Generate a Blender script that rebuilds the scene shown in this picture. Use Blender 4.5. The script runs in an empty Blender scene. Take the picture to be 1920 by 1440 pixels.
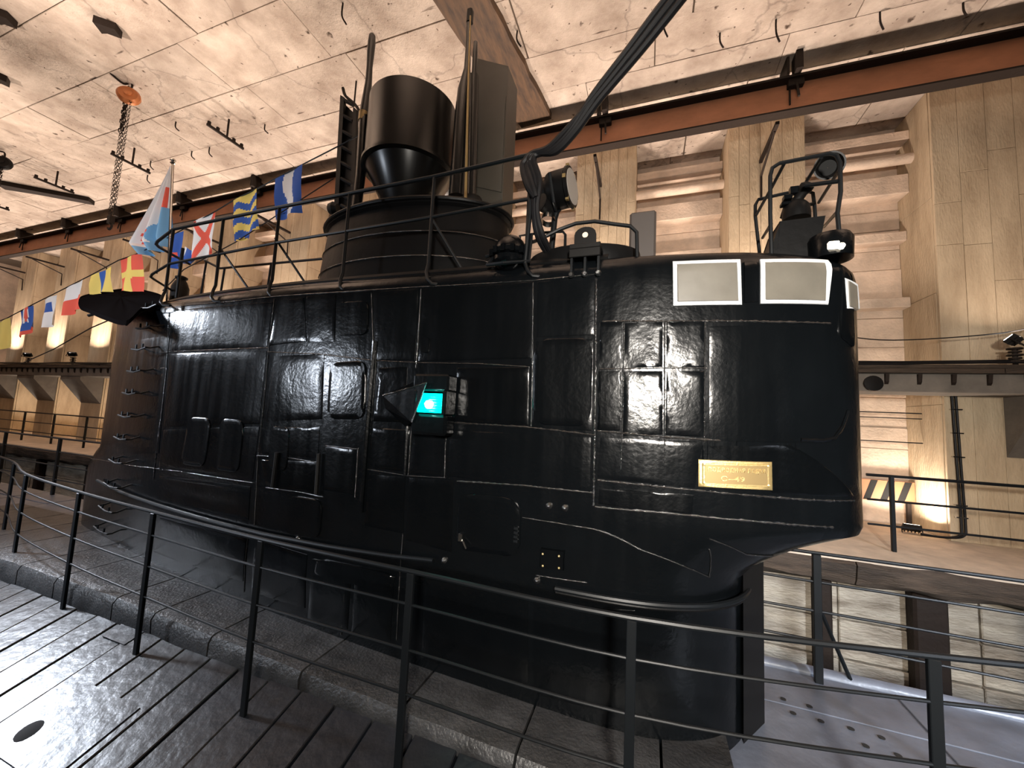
import bpy, math, random
from mathutils import Vector, Matrix, noise
random.seed(7)
S = bpy.context.scene
COL = S.collection
# ---------------------------------------------------------------- camera
F = 720.0; CX, CY = 960.0, 720.0; CZ = 2.0
_W = Vector((-2040, -38, 720)).normalized()
_U = Vector((407, -8220, 720)); _U = (_U - _U.dot(_W)*_W).normalized()
_X = -_W; _N = _U.cross(_X)
def c2w(v): return Vector((_X.dot(v), _N.dot(v), _U.dot(v)))
cam = bpy.data.cameras.new('camera'); camo = bpy.data.objects.new('camera', cam); COL.objects.link(camo)
cam.sensor_width = 36; cam.lens = F/1920*36; cam.clip_start = .02; cam.clip_end = 200
_r, _u, _b = c2w(Vector((1, 0, 0))), c2w(Vector((0, -1, 0))), c2w(Vector((0, 0, -1)))
camo.matrix_world = Matrix(((_r.x, _u.x, _b.x, 0), (_r.y, _u.y, _b.y, 0), (_r.z, _u.z, _b.z, CZ), (0, 0, 0, 1)))
S.camera = camo
def ray(px, py): return c2w(Vector(((px-CX)/F, (py-CY)/F, 1)))
def at(px, py, Y):
    d = ray(px, py); t = Y/d.y; return Vector((d.x*t, Y, CZ+d.z*t))
def atz(px, py, z):
    d = ray(px, py); t = (z-CZ)/d.z; return Vector((d.x*t, d.y*t, z))
# ---------------------------------------------------------------- world, lights, exposure
w = bpy.data.worlds.new('world'); S.world = w; w.use_nodes = True
w.node_tree.nodes['Background'].inputs[0].default_value = (.42, .45, .5, 1)
w.node_tree.nodes['Background'].inputs[1].default_value = .01
S.view_settings.view_transform = 'Standard'; S.view_settings.look = 'None'
S.view_settings.exposure = 0.0; S.view_settings.gamma = 1; S.view_settings.use_curve_mapping = False
WARM = (1, .85, .71); PINK = (1, .80, .67); COOL = (.80, .88, 1)
def area(name, loc, to, power, col, sx=.3, sy=.2, spread=180):
    l = bpy.data.lights.new(name, 'AREA'); l.energy = power; l.color = col; l.shape = 'RECTANGLE'; l.size = sx; l.size_y = sy
    l.spread = math.radians(spread)
    o = bpy.data.objects.new(name, l); COL.objects.link(o); o.location = loc
    o.rotation_euler = (Vector(to)-Vector(loc)).to_track_quat('-Z', 'Y').to_euler(); return o
PX0 = [1.55+3.25*k for k in range(-9, 1)] + [4.85, 8.6]        # left edges of the far pillars' fronts
PWD = 1.36
for k, x in enumerate(PX0):
    xc = x+PWD/2
    area('ledge_flood', (xc, 8.02, 3.62), (xc, 7.3, 8.4), 26 if x == 4.85 else 165, PINK, .32, .2, 150)
    if x < 9: area('quay_flood', (x-.36, 9.05, .52), (x-.15, 9.3, 2.6), 50, WARM, .34, .2, 165)
# floodlights of the opposite quay (behind the camera), cool white on the boat and warm on the roof
for x, z, p in ((-20, 3.3, 30), (-12.6, 4.4, 42), (-7.2, 2.75, 120), (.95, 2.85, 270)):
    if x == -20: area('bow_flood', (6.2, -2.35, 3.3), (2.8, 4.6, -.4), 110, COOL, .42, .5, 50)
    area('boat_flood', (x, -2.35, z), (x*.9+.3, 3.0, 1.7), p, COOL if x != .95 else (1, .93, .84), .42, .5, 95)
for x in (-21, -14.5, -8, -1.5, 5):
    area('roof_flood', (x, -1.9, 3.7), (x, .9, 8.4), 235, PINK, .4, .3, 58)
area('stern_flood', (-9.7, 1.3, 3.9), (-4.2, 1.9, 0), 82, COOL, .45, .45, 60)
# ---------------------------------------------------------------- materials
def mat(name, col, rough=.5, metal=0, bump=0, bscale=8, var=0, vscale=3, spec=.5, col2=None, coat=0, bumps=(), emit=None, trans=0, rand=0, stretch=(1, 1, 1), bdist=.02, rvar=0, pits=0):
    m = bpy.data.materials.new(name); m.use_nodes = True; nt = m.node_tree; N = nt.nodes; L = nt.links
    p = N['Principled BSDF']; p.inputs['Roughness'].default_value = rough; p.inputs['Metallic'].default_value = metal
    p.inputs['Specular IOR Level'].default_value = spec; p.inputs['Coat Weight'].default_value = coat
    p.inputs['Base Color'].default_value = (*col, 1)
    if trans: p.inputs['Transmission Weight'].default_value = trans
    if emit: p.inputs['Emission Color'].default_value = (*emit[0], 1); p.inputs['Emission Strength'].default_value = emit[1]
    geo = N.new('ShaderNodeNewGeometry'); mp = N.new('ShaderNodeMapping'); mp.inputs['Scale'].default_value = stretch
    L.new(geo.outputs['Position'], mp.inputs['Vector'])
    src = mp.outputs['Vector']
    out = None
    if var or rand:
        n = N.new('ShaderNodeTexNoise'); n.inputs['Scale'].default_value = vscale; n.inputs['Detail'].default_value = 7; n.inputs['Roughness'].default_value = .62
        L.new(src, n.inputs['Vector'])
        r = N.new('ShaderNodeMapRange'); r.inputs[1].default_value = .32; r.inputs[2].default_value = .68
        r.inputs[3].default_value = 0; r.inputs[4].default_value = 1; L.new(n.outputs['Fac'], r.inputs[0])
        mx = N.new('ShaderNodeMix'); mx.data_type = 'RGBA'; L.new(r.outputs[0], mx.inputs['Factor'])
        c2 = col2 or tuple(c*(1-var) for c in col)
        mx.inputs['A'].default_value = (*c2, 1); mx.inputs['B'].default_value = (*col, 1)
        out = mx.outputs['Result']
        if rand:
            oi = N.new('ShaderNodeObjectInfo'); r2 = N.new('ShaderNodeMapRange'); r2.inputs[3].default_value = 1-rand; r2.inputs[4].default_value = 1+rand
            L.new(oi.outputs['Random'], r2.inputs[0]); vm = N.new('ShaderNodeVectorMath'); vm.operation = 'SCALE'
            L.new(out, vm.inputs[0]); L.new(r2.outputs[0], vm.inputs['Scale']); out = vm.outputs['Vector']
        L.new(out, p.inputs['Base Color'])
    if rvar:
        mp2 = N.new('ShaderNodeMapping'); mp2.inputs['Scale'].default_value = (7, 7, .55); L.new(geo.outputs['Position'], mp2.inputs['Vector'])
        n2 = N.new('ShaderNodeTexNoise'); n2.inputs['Scale'].default_value = 1.6; n2.inputs['Detail'].default_value = 6; L.new(mp2.outputs['Vector'], n2.inputs['Vector'])
        r3 = N.new('ShaderNodeMapRange'); r3.inputs[1].default_value = .35; r3.inputs[2].default_value = .65; r3.inputs[3].default_value = rough-rvar; r3.inputs[4].default_value = rough+rvar
        L.new(n2.outputs['Fac'], r3.inputs[0]); L.new(r3.outputs[0], p.inputs['Roughness'])
    if pits:
        # sparse dark pits and short scratches in the concrete
        cur = out
        # hairline cracks and broad damp stains
        nz = N.new('ShaderNodeTexNoise'); nz.inputs['Scale'].default_value = 2.2; nz.inputs['Detail'].default_value = 6; L.new(geo.outputs['Position'], nz.inputs['Vector'])
        mv = N.new('ShaderNodeMix'); mv.data_type = 'VECTOR'; mv.inputs['Factor'].default_value = .35; L.new(geo.outputs['Position'], mv.inputs['A']); L.new(nz.outputs['Color'], mv.inputs['B'])
        ve = N.new('ShaderNodeTexVoronoi'); ve.feature = 'DISTANCE_TO_EDGE'; ve.inputs['Scale'].default_value = .75; L.new(mv.outputs['Result'], ve.inputs['Vector'])
        re = N.new('ShaderNodeMapRange'); re.inputs[1].default_value = .002; re.inputs[2].default_value = .011; re.inputs[3].default_value = .72; L.new(ve.outputs['Distance'], re.inputs[0])
        n5 = N.new('ShaderNodeTexNoise'); n5.inputs['Scale'].default_value = .55; n5.inputs['Detail'].default_value = 5; L.new(geo.outputs['Position'], n5.inputs['Vector'])
        r5 = N.new('ShaderNodeMapRange'); r5.inputs[1].default_value = .35; r5.inputs[2].default_value = .6; r5.inputs[3].default_value = .84; L.new(n5.outputs['Fac'], r5.inputs[0])
        ml = N.new('ShaderNodeMath'); ml.operation = 'MULTIPLY'; L.new(re.outputs[0], ml.inputs[0]); L.new(r5.outputs[0], ml.inputs[1])
        vs_ = N.new('ShaderNodeVectorMath'); vs_.operation = 'SCALE'; L.new(cur, vs_.inputs[0]); L.new(ml.outputs[0], vs_.inputs['Scale']); cur = vs_.outputs['Vector']
        for sc_, st_, lo in ((3.1, (1, 1, 1), .07), (2.0, (.35, 2.4, 1), .05), (6.5, (1, 1, 1), .06)):
            mp3 = N.new('ShaderNodeMapping'); mp3.inputs['Scale'].default_value = st_; L.new(geo.outputs['Position'], mp3.inputs['Vector'])
            ds = N.new('ShaderNodeTexNoise'); ds.inputs['Scale'].default_value = 9; L.new(mp3.outputs['Vector'], ds.inputs['Vector'])
            ad = N.new('ShaderNodeMix'); ad.data_type = 'VECTOR'; ad.inputs['Factor'].default_value = .12; L.new(mp3.outputs['Vector'], ad.inputs['A']); L.new(ds.outputs['Color'], ad.inputs['B'])
            vo = N.new('ShaderNodeTexVoronoi'); vo.inputs['Scale'].default_value = sc_; L.new(ad.outputs['Result'], vo.inputs['Vector'])
            r4 = N.new('ShaderNodeMapRange'); r4.inputs[1].default_value = lo*.7; r4.inputs[2].default_value = lo*1.8; L.new(vo.outputs['Distance'], r4.inputs[0])
            m4 = N.new('ShaderNodeMix'); m4.data_type = 'RGBA'; m4.inputs['A'].default_value = (.07, .045, .03, 1); L.new(r4.outputs[0], m4.inputs['Factor']); L.new(cur, m4.inputs['B']); cur = m4.outputs['Result']
        L.new(cur, p.inputs['Base Color'])
    h = None
    allb = list(bumps) + ([(bscale, bump, 'N')] if bump else [])
    for sc, st, kind in allb:
        if kind == 'N':
            t = N.new('ShaderNodeTexNoise'); t.inputs['Scale'].default_value = sc; t.inputs['Detail'].default_value = 5; L.new(src, t.inputs['Vector']); o = t.outputs['Fac']
        elif kind == 'V':
            t = N.new('ShaderNodeTexVoronoi'); t.inputs['Scale'].default_value = sc; L.new(src, t.inputs['Vector']); o = t.outputs['Distance']
        b = N.new('ShaderNodeBump'); b.inputs['Strength'].default_value = st; b.inputs['Distance'].default_value = bdist
        L.new(o, b.inputs['Height'])
        if h: L.new(h, b.inputs['Normal'])
        h = b.outputs['Normal']
    if h: L.new(h, p.inputs['Normal'])
    return m
M = {}
M['paint'] = mat('black_gloss_paint', (.0022, .0028, .0034), .19, bumps=((1.3, .16, 'N'), (7, .09, 'N'), (34, .06, 'N')), var=.3, vscale=2, spec=.26, rand=.2, bdist=.03, rvar=.04)
M['paint2'] = mat('black_satin_paint', (.004, .004, .0042), .40, bump=.12, bscale=14, spec=.1)
M['weld'] = mat('painted_weld', (.010, .010, .010), .20, bumps=((110, .9, 'N'),), spec=.9, coat=.5, bdist=.006)
M['matt'] = mat('matt_black_metal', (.004, .0038, .0038), .5, spec=.2)
M['mast'] = mat('mast_metal', (.006, .0055, .005), .27, metal=.08, spec=.4)
M['slab'] = mat('grey_mast_plate', (.05, .045, .035), .5, bump=.15, bscale=5, var=.25, vscale=2)
M['deck'] = mat('wet_black_deck_paint', (.012, .014, .018), .33, bumps=((2.2, .3, 'N'), (14, .22, 'N')), var=.6, vscale=2.2, rand=.2, spec=.26, bdist=.02)
M['deck_grey'] = mat('grey_deck_paint', (.115, .13, .165), .36, bumps=((9, .3, 'N'),), var=.4, vscale=3, rand=.1)
M['walk'] = mat('walkway_paint', (.040, .040, .041), .42, bumps=((10, .6, 'N'), (50, .4, 'N')), var=.6, vscale=5, rand=.2)
M['rail'] = mat('black_rail_paint', (.004, .005, .006), .42, spec=.2)
M['concrete'] = mat('roof_concrete', (.64, .555, .475), .85, bumps=((2.2, .7, 'N'), (14, .6, 'N'), (45, .4, 'N')), var=.35, vscale=1.6, col2=(.36, .29, .235), rand=.07, bdist=.03, pits=1)
M['joint'] = mat('dark_joint', (.10, .075, .055), .9)
M['pillar'] = mat('board_marked_concrete', (.56, .45, .31), .85, bumps=((3, .5, 'N'), (20, .5, 'N')), var=.4, vscale=1.5, col2=(.38, .29, .19), stretch=(2, 2, .5), rand=.05, bdist=.03)
M['wall'] = mat('back_wall_concrete', (.78, .62, .49), .85, bumps=((3, .5, 'N'), (20, .5, 'N')), var=.35, vscale=2, rand=.12, bdist=.03)
M['quay'] = mat('quay_concrete', (.64, .53, .42), .8, bump=.4, bscale=9, var=.3)
M['quaywall'] = mat('damp_quay_wall', (.46, .41, .33), .6, bumps=((3, .8, 'N'), (18, .6, 'N')), var=.6, vscale=1.7, col2=(.13, .10, .07), stretch=(.6, 1, 2), bdist=.04)
M['frontwall'] = mat('dark_near_wall', (.05, .045, .038), .8, bump=.3, bscale=5)
M['ledge'] = mat('grey_ledge_concrete', (.16, .14, .12), .8, bump=.4, bscale=12, var=.35)
M['timber'] = mat('old_timber', (.075, .052, .036), .75, bumps=((6, .8, 'N'), (30, .7, 'N')), var=.7, vscale=4, stretch=(.4, 3, 3), bdist=.03)
M['plank'] = mat('rusty_stained_board', (.12, .065, .03), .7, bumps=((5, .6, 'N'),), var=.8, vscale=4.5, col2=(.035, .02, .012), stretch=(3, .5, 1), bdist=.02)
M['rust'] = mat('rusty_red_steel', (.48, .20, .10), .65, bump=.4, bscale=15, var=.35, vscale=2, stretch=(.5, 1, 1))
M['darksteel'] = mat('dark_rusty_steel', (.016, .010, .007), .7, bump=.3, bscale=20, spec=.25)
M['white'] = mat('white_frame_paint', (.46, .48, .50), .5)
M['pane'] = mat('frosted_window_glass', (.13, .12, .10), .3, var=.25, vscale=4, bump=.1, bscale=5, spec=.6)
M['brass'] = mat('engraved_brass', (.60, .45, .20), .38, metal=.8, bump=.4, bscale=90, bdist=.004)
M['brass2'] = mat('dull_brass', (.26, .185, .08), .45, metal=.6)
M['copper'] = mat('orange_hoist_body', (.62, .22, .08), .35, metal=.3, var=.3)
M['fred'] = mat('red_cloth', (.80, .10, .055), .8)
M['fblue'] = mat('blue_cloth', (.025, .09, .36), .8)
M['flblue'] = mat('light_blue_cloth', (.16, .36, .55), .8)
M['fwhite'] = mat('white_cloth', (.80, .75, .70), .8)
M['fyellow'] = mat('yellow_cloth', (.80, .58, .13), .8)
M['chrome'] = mat('polished_metal', (.6, .58, .55), .2, metal=1)
M['glassgrey'] = mat('searchlight_glass', (.30, .275, .25), .6)
M['green'] = mat('green_lamp_lens', (0, .5, .45), .2, emit=((0, .86, .74), 2.6))
M['greencore'] = mat('lamp_bulb', (1, 1, 1), .2, emit=((.55, 1, .93), 30))
M['lampwhite'] = mat('floodlight_glass', (1, 1, 1), .2, emit=((.92, .95, 1), 14))
M['lampwarm'] = mat('warm_floodlight_glass', (1, 1, 1), .2, emit=((1, .86, .66), 14))
M['tarp'] = mat('black_canvas', (.006, .005, .005), .7, bump=.3, bscale=9, spec=0)
M['water'] = mat('dark_water', (.004, .006, .006), .08, bump=.2, bscale=4)
M['rubber'] = mat('black_cable', (.006, .006, .007), .5, spec=.2)
M['stripe'] = mat('orange_stripe_board', (.30, .13, .06), .6)
M['grey'] = mat('dark_grey_box', (.06, .05, .045), .6)
M['hole'] = mat('dark_opening', (.003, .003, .003), .9)
# ---------------------------------------------------------------- mesh helpers
class MB:
    def __init__(s): s.v = []; s.f = []; s.m = []; s.mi = 0
    def add(s, vs, fs):
        b = len(s.v); s.v += [tuple(v) for v in vs]; s.f += [tuple(b+i for i in f) for f in fs]; s.m += [s.mi]*len(fs); return s
    def box(s, c, d, rz=0, R=None):
        c = Vector(c); hx, hy, hz = d[0]/2, d[1]/2, d[2]/2
        R = R or Matrix.Rotation(rz, 3, 'Z')
        vs = [c+R@Vector((x*hx, y*hy, z*hz)) for z in (-1, 1) for y in (-1, 1) for x in (-1, 1)]
        return s.add(vs, [(0, 2, 3, 1), (4, 5, 7, 6), (0, 1, 5, 4), (2, 6, 7, 3), (0, 4, 6, 2), (1, 3, 7, 5)])
    def bbox(s, x0, x1, y0, y1, z0, z1): return s.box(((x0+x1)/2, (y0+y1)/2, (z0+z1)/2), (x1-x0, y1-y0, z1-z0))
    def bev(s, x0, x1, y0, y1, z0, z1, b=.01):     # chamfered box
        c = ((x0+x1)/2, (y0+y1)/2, (z0+z1)/2)
        vs = []
        hx, hy, hz = (x1-x0)/2, (y1-y0)/2, (z1-z0)/2
        idx = {}
        for sx in (-1, 1):
            for sy in (-1, 1):
                for sz in (-1, 1):
                    for a in range(3):
                        e = [hx-b, hy-b, hz-b]; e[a] += b
                        idx[(sx, sy, sz, a)] = len(vs); vs.append((c[0]+sx*e[0], c[1]+sy*e[1], c[2]+sz*e[2]))
        fs = []
        for a in range(3):
            o = [i for i in range(3) if i != a]
            for sg in (-1, 1):
                q = []
                for p, r in ((-1, -1), (1, -1), (1, 1), (-1, 1)):
                    k = [0, 0, 0]; k[a] = sg; k[o[0]] = p; k[o[1]] = r; q.append(idx[(*k, a)])
                fs.append(tuple(q))
        for a in range(3):           # edges along axis a
            o = [i for i in range(3) if i != a]
            for p in (-1, 1):
                for r in (-1, 1):
                    k0 = [0, 0, 0]; k0[a] = -1; k0[o[0]] = p; k0[o[1]] = r; k1 = list(k0); k1[a] = 1
                    fs.append((idx[(*k0, o[0])], idx[(*k1, o[0])], idx[(*k1, o[1])], idx[(*k0, o[1])]))
        for sx in (-1, 1):
            for sy in (-1, 1):
                for sz in (-1, 1): fs.append(tuple(idx[(sx, sy, sz, a)] for a in range(3)))
        return s.add(vs, fs)
    def tube(s, pts, r, seg=8, cap=True, closed=False, jit=0):
        pts = [Vector(p) for p in pts]; n = len(pts)
        rs = r if isinstance(r, (list, tuple)) else [r]*n
        vs = []; fs = []; up = None
        for i in range(n):
            if closed: t = (pts[(i+1) % n]-pts[i-1])
            else: t = (pts[min(i+1, n-1)]-pts[max(i-1, 0)])
            t = t.normalized() if t.length > 1e-9 else Vector((0, 0, 1))
            if up is None:
                a = Vector((0, 0, 1)) if abs(t.z) < .9 else Vector((1, 0, 0)); up = t.cross(a).normalized()
            up = (up-up.dot(t)*t); up = up.normalized() if up.length > 1e-6 else t.orthogonal().normalized()
            b = t.cross(up)
            for k in range(seg):
                a = 2*math.pi*k/seg; rr = rs[i]*(1+(random.uniform(-jit, jit) if jit else 0))
                vs.append(pts[i]+rr*(math.cos(a)*up+math.sin(a)*b))
        for i in range(n if closed else n-1):
            for k in range(seg):
                j = (i+1) % n; l = (k+1) % seg
                fs.append((i*seg+k, i*seg+l, j*seg+l, j*seg+k))
        if cap and not closed: fs += [tuple(range(seg))[::-1], tuple((n-1)*seg+k for k in range(seg))]
        return s.add(vs, fs)
    def cyl(s, p0, p1, r0, r1=None, seg=24, cap=True): return s.tube([p0, p1], [r0, r0 if r1 is None else r1], seg, cap)
    def lathe(s, prof, o, seg=32, axis=None, cap=True):      # prof: (radius, height)
        o = Vector(o); q = Vector(axis).to_track_quat('Z', 'Y').to_matrix() if axis else Matrix.Identity(3)
        vs = [o+q@Vector((r*math.cos(2*math.pi*k/seg), r*math.sin(2*math.pi*k/seg), h)) for r, h in prof for k in range(seg)]
        fs = [(i*seg+k, i*seg+(k+1) % seg, (i+1)*seg+(k+1) % seg, (i+1)*seg+k) for i in range(len(prof)-1) for k in range(seg)]
        if cap: fs += [tuple(range(seg))[::-1], tuple((len(prof)-1)*seg+k for k in range(seg))]
        return s.add(vs, fs)
    def grid(s, P):                                          # P[i][j] points
        n, m = len(P), len(P[0])
        return s.add([p for r in P for p in r], [(i*m+j, i*m+j+1, (i+1)*m+j+1, (i+1)*m+j) for i in range(n-1) for j in range(m-1)])
    def prism(s, poly, vec):
        n = len(poly); v = Vector(vec); a = [Vector(p) for p in poly]
        return s.add(a+[p+v for p in a], [tuple(range(n))[::-1], tuple(range(n, 2*n))]+[(i, (i+1) % n, n+(i+1) % n, n+i) for i in range(n)])
    def build(s, name, m, parent=None, smooth=False, mats=None):
        me = bpy.data.meshes.new(name); me.from_pydata(s.v, [], s.f); me.validate()
        for x in (mats or [m]): me.materials.append(M[x] if isinstance(x, str) else x)
        if mats and len(me.polygons) == len(s.m): me.polygons.foreach_set('material_index', s.m)
        import bmesh
        bm = bmesh.new(); bm.from_mesh(me); bmesh.ops.recalc_face_normals(bm, faces=bm.faces)
        if smooth:
            for f in bm.faces: f.smooth = True
            for e in bm.edges:
                if len(e.link_faces) == 2 and e.calc_face_angle(0) > math.radians(38): e.smooth = False
        bm.to_mesh(me); bm.free()
        o = bpy.data.objects.new(name, me); COL.objects.link(o)
        if parent: o.parent = parent; o.matrix_parent_inverse = Matrix.Translation(-parent.location)
        return o
def tag(o, label=None, cat=None, group=None, kind=None):
    if label: o['label'] = label
    if cat: o['category'] = cat
    if group: o['group'] = group
    if kind: o['kind'] = kind
    return o
def thing(name, label, cat, loc=(0, 0, 0), group=None):
    o = bpy.data.objects.new(name, None); COL.objects.link(o); o.location = loc; o.empty_display_size = .1
    return tag(o, label, cat, group)
def copy_tree(o, off, label=None):
    c = o.copy(); COL.objects.link(c); c.location = o.location+Vector(off)
    if label: c['label'] = label
    for ch in list(o.children):
        d = ch.copy(); COL.objects.link(d); d.parent = c; d.matrix_parent_inverse = ch.matrix_parent_inverse.copy()
        for g in list(ch.children):
            e = g.copy(); COL.objects.link(e); e.parent = d; e.matrix_parent_inverse = g.matrix_parent_inverse.copy()
    return c
def jig(a, s=.01): return Vector((random.uniform(-s, s), random.uniform(-s, s), random.uniform(-s, s)))+Vector(a)
def dense(pts, step):
    pts = [Vector(p) for p in pts]; o = [pts[0]]
    for a, b in zip(pts, pts[1:]):
        n = max(1, int((b-a).length/step)); o += [a.lerp(b, (i+1)/n) for i in range(n)]
    return o
def smoothpts(pts, n=6, closed=False):      # Catmull-Rom
    P = [Vector(p) for p in pts]; N = len(P); o = []
    for i in range(N if closed else N-1):
        if closed: a, b, c, d = P[i-1], P[i], P[(i+1) % N], P[(i+2) % N]
        else: a, b, c, d = P[max(i-1, 0)], P[i], P[i+1], P[min(i+2, N-1)]
        for k in range(n):
            t = k/n; o.append(.5*((2*b)+(c-a)*t+(2*a-5*b+4*c-d)*t*t+(3*b-a-3*c+d)*t**3))
    if not closed: o.append(P[-1])
    return o
# ================================================================= SETTING
ZC = 8.5; XL, XR = -31.0, 11.0; YN = -4.2; YB = 9.8
c = MB(); c.bbox(XL, XR, YN, YB+.4, ZC+.02, ZC+.4)
ceil = tag(c.build('ceiling', 'joint'), kind='structure')
y = -3.9; row = 0
while y < YB-.2:
    hgt = random.choice((.8, 1.05, 1.3)); y1 = min(y+hgt, YB)
    x = XL+random.uniform(0, 2)
    while x < XR-1:
        x1 = x+random.uniform(2.2, 3.4)
        dz = random.uniform(0, .014)
        b = MB(); g1, g2 = random.choice((.003, .006, .014)), random.choice((.003, .004, .012)); b.bev(x+g1, x1-g1, y+g2, y1-g2, ZC-dz, ZC+.03, .003); b.build('panel', 'concrete', ceil); x = x1
    y = y1
w_ = MB(); w_.bbox(XL, XR, YB, YB+.4, -.2, ZC+.1); wall_back = tag(w_.build('wall_back', 'wall'), kind='structure')
w_ = MB(); w_.bbox(XL-.3, XL, YN, YB+.4, -2.2, ZC+.3); tag(w_.build('wall_left', 'wall'), kind='structure')
w_ = MB(); w_.bbox(XL, XR, YN-.4, YN, -.2, ZC+.3); wf = tag(w_.build('wall_front', 'frontwall'), kind='structure')
fl = MB(); fl.bbox(XL, XR, 6.72, YB, .12, .3); quay = tag(fl.build('floor', 'quay'), kind='structure')
fl = MB(); fl.bbox(XL, XR, YN, -1.1, .0, .3); tag(fl.build('floor_front', 'frontwall'), kind='structure')
# quay wall below the far walkway: concrete courses, timber beam, fender posts
qw = MB(); qw.bbox(XL, XR, 7.08, 7.5, -3, .12); qwall = tag(qw.build('wall_quay', 'quaywall'), kind='structure')
x = XL
while x < XR:
    x1 = x+random.uniform(1.5, 2.4)
    for z0, z1 in ((-.62, -.02), (-1.15, -.64), (-1.8, -1.17)):
        b = MB(); b.bev(x, x1-.02, 7.03-random.uniform(0, .03), 7.1, z0, z1, .012); b.build('block', 'quaywall', qwall)
    x = x1
x = XL
while x < XR:
    b = MB(); L_ = random.uniform(2.6, 3.6)
    n = int(L_/.15); P = []
    for i in range(n+1):
        xx = x+L_*i/n*.995; j = lambda a, k: a+.05*noise.noise((xx*2.3, k*3, a*9))
        P.append([Vector((xx, j(6.66, 1), j(.28, 2))), Vector((xx, j(6.62, 3), j(.24, 4))), Vector((xx, j(6.63, 5), j(.05, 6))), Vector((xx, j(6.70, 7), j(-.03, 8))), Vector((xx, 7.05, j(-.03, 9))), Vector((xx, 7.05, .119)), Vector((xx, 6.75, .119)), Vector((xx, 6.715, .27))])
    for r in P: r.append(r[0])
    b.grid(P); b.add(P[0][:-1], [tuple(range(8))]); b.add(P[-1][:-1], [tuple(range(8))]); b.build('edge_beam', 'timber', quay, True); x += L_
for x in [-27, -24.2, -21.4, -18.6, -15.8, -13, -10.2, -7.4, 2.3, 3.38, 5.9]:
    b = MB(); b.bev(x, x+.36 if x > 3 else x+.2, 6.82, 7.02, -1.9, -.05, .03); b.build('fender_post', 'darksteel', qwall)
wt = MB(); wt.bbox(XL, XR, -1.1, 7.1, -2.2, -2.0); tag(wt.build('water', 'water'), kind='structure')
qf = MB(); qf.bbox(XL, XR, -1.5, -1.1, -3, .0); tag(qf.build('wall_quay_front', 'quaywall'), kind='structure')
# pillars of the far wall, board-marked
def pillar(x0, x1, label, group, near):
    t = thing('concrete_pillar', label, 'pillar', ((x0+x1)/2, 9.2, .3), group)
    b = MB(); b.bbox(x0+.02, x1-.02, 8.78, 9.8, .3, ZC-.001); b.build('core', 'pillar', t)
    n = 7 if near else 4; e = [x0+(x1-x0)*i/n for i in range(n+1)]
    for i in range(n):
        zs = [.3, random.uniform(3.5, 5), ZC-.02] if near else [.3, ZC-.02]
        if near: zs = [.3, 3.0, random.uniform(4.2, 5.6), random.uniform(6, 7.4), ZC-.02]
        for z0, z1 in zip(zs, zs[1:]):
            d = random.uniform(0, .004); b = MB(); b.bev(e[i]+.002, e[i+1]-.002, 8.75-d, 8.80, z0+.003, z1-.003, .004); b.build('board_mark', 'pillar', t)
    if near or x0 < 1:
        for xs, xa in ((x0, -1), (x1, 1)):
            for k in range(4):
                z = [.3, 2.6, 4.6, 6.4, ZC-.02]; d = random.uniform(0, .01)
                b = MB(); a0 = xs-d if xa < 0 else xs-.03; a1 = xs+.03 if xa < 0 else xs+d
                b.bev(a0, a1, 8.81, 9.79, z[k]+.004, z[k+1]-.004, .004); b.build('side_panel', 'pillar', t)
    return t
PLAB = {4.85: 'broad concrete pillar at the right edge beyond the nose, floodlight at its foot',
        1.55: 'concrete pillar behind the wire cage on top of the tower nose',
        1.55-3.25: 'concrete pillar directly behind the round searchlight',
        1.55-6.5: 'concrete pillar partly hidden behind the mast plate, its right side showing',
        8.6: 'concrete pillar beyond the right edge of the picture'}
for x in PX0:
    lab = PLAB.get(x) or PLAB.get(round(x, 2))
    if x > 8: pillar(x, x+1.4, lab, None, False); continue
    if lab: pillar(x, x+(2.6 if x == 4.85 else PWD), lab, None, x > -3)
    else: pillar(x, x+PWD, 'concrete pillar in the receding row behind the flags, %s from the left' % ['first', 'second', 'third', 'fourth', 'fifth', 'sixth', 'seventh', 'eighth'][PX0.index(x)], 'far pillars on the left', False)
# back wall of the bays: horizontal lintels and boards
bi = 0
allx = sorted(PX0)
for a, bx in zip(allx, allx[1:]):
    x0, x1 = a+(2.6 if a == 4.85 else PWD)+.005, bx-.005
    if x1-x0 < .3 or x1 > 9: continue
    near = x0 > -4
    for z0, z1, y in ((7.93, 8.12, 9.35), (6.85, 7.25, 9.42), (5.92, 6.12, 9.5), (4.55, 4.75, 9.5)):
        yy = y+random.uniform(-.03, .03); b = MB(); b.bev(x0, x1, yy, 9.79, z0, z1, .012); b.build('lintel', 'wall', wall_back)
    if near:
        z = .32
        while z < 8.3:
            z1 = z+random.choice((.42, .5, .6)); d = random.uniform(.02, .05); b = MB(); b.bev(x0, x1, 9.8-d, 9.805, z, z1-.012, .006); b.build('board', 'wall', wall_back); z = z1
    if near:
        b = MB()
        b.tube([(x0, 9.3, 7.5), (x1, 9.3, 7.5)], .10, 14)
        b.build('pipe', 'wall', wall_back, True)
b = MB(); b.tube(smoothpts([(3.3, 8.5, 3.8), (4.0, 8.35, 3.66), (5.3, 8.2, 3.72), (6.2, 8.2, 3.95), (7.4, 8.2, 3.9)], 6), .010, 6)
tag(b.build('lamp_cable', 'rubber', smooth=True), 'thin dark cable sagging to the floodlight on the insulator stack', 'cable')
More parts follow.
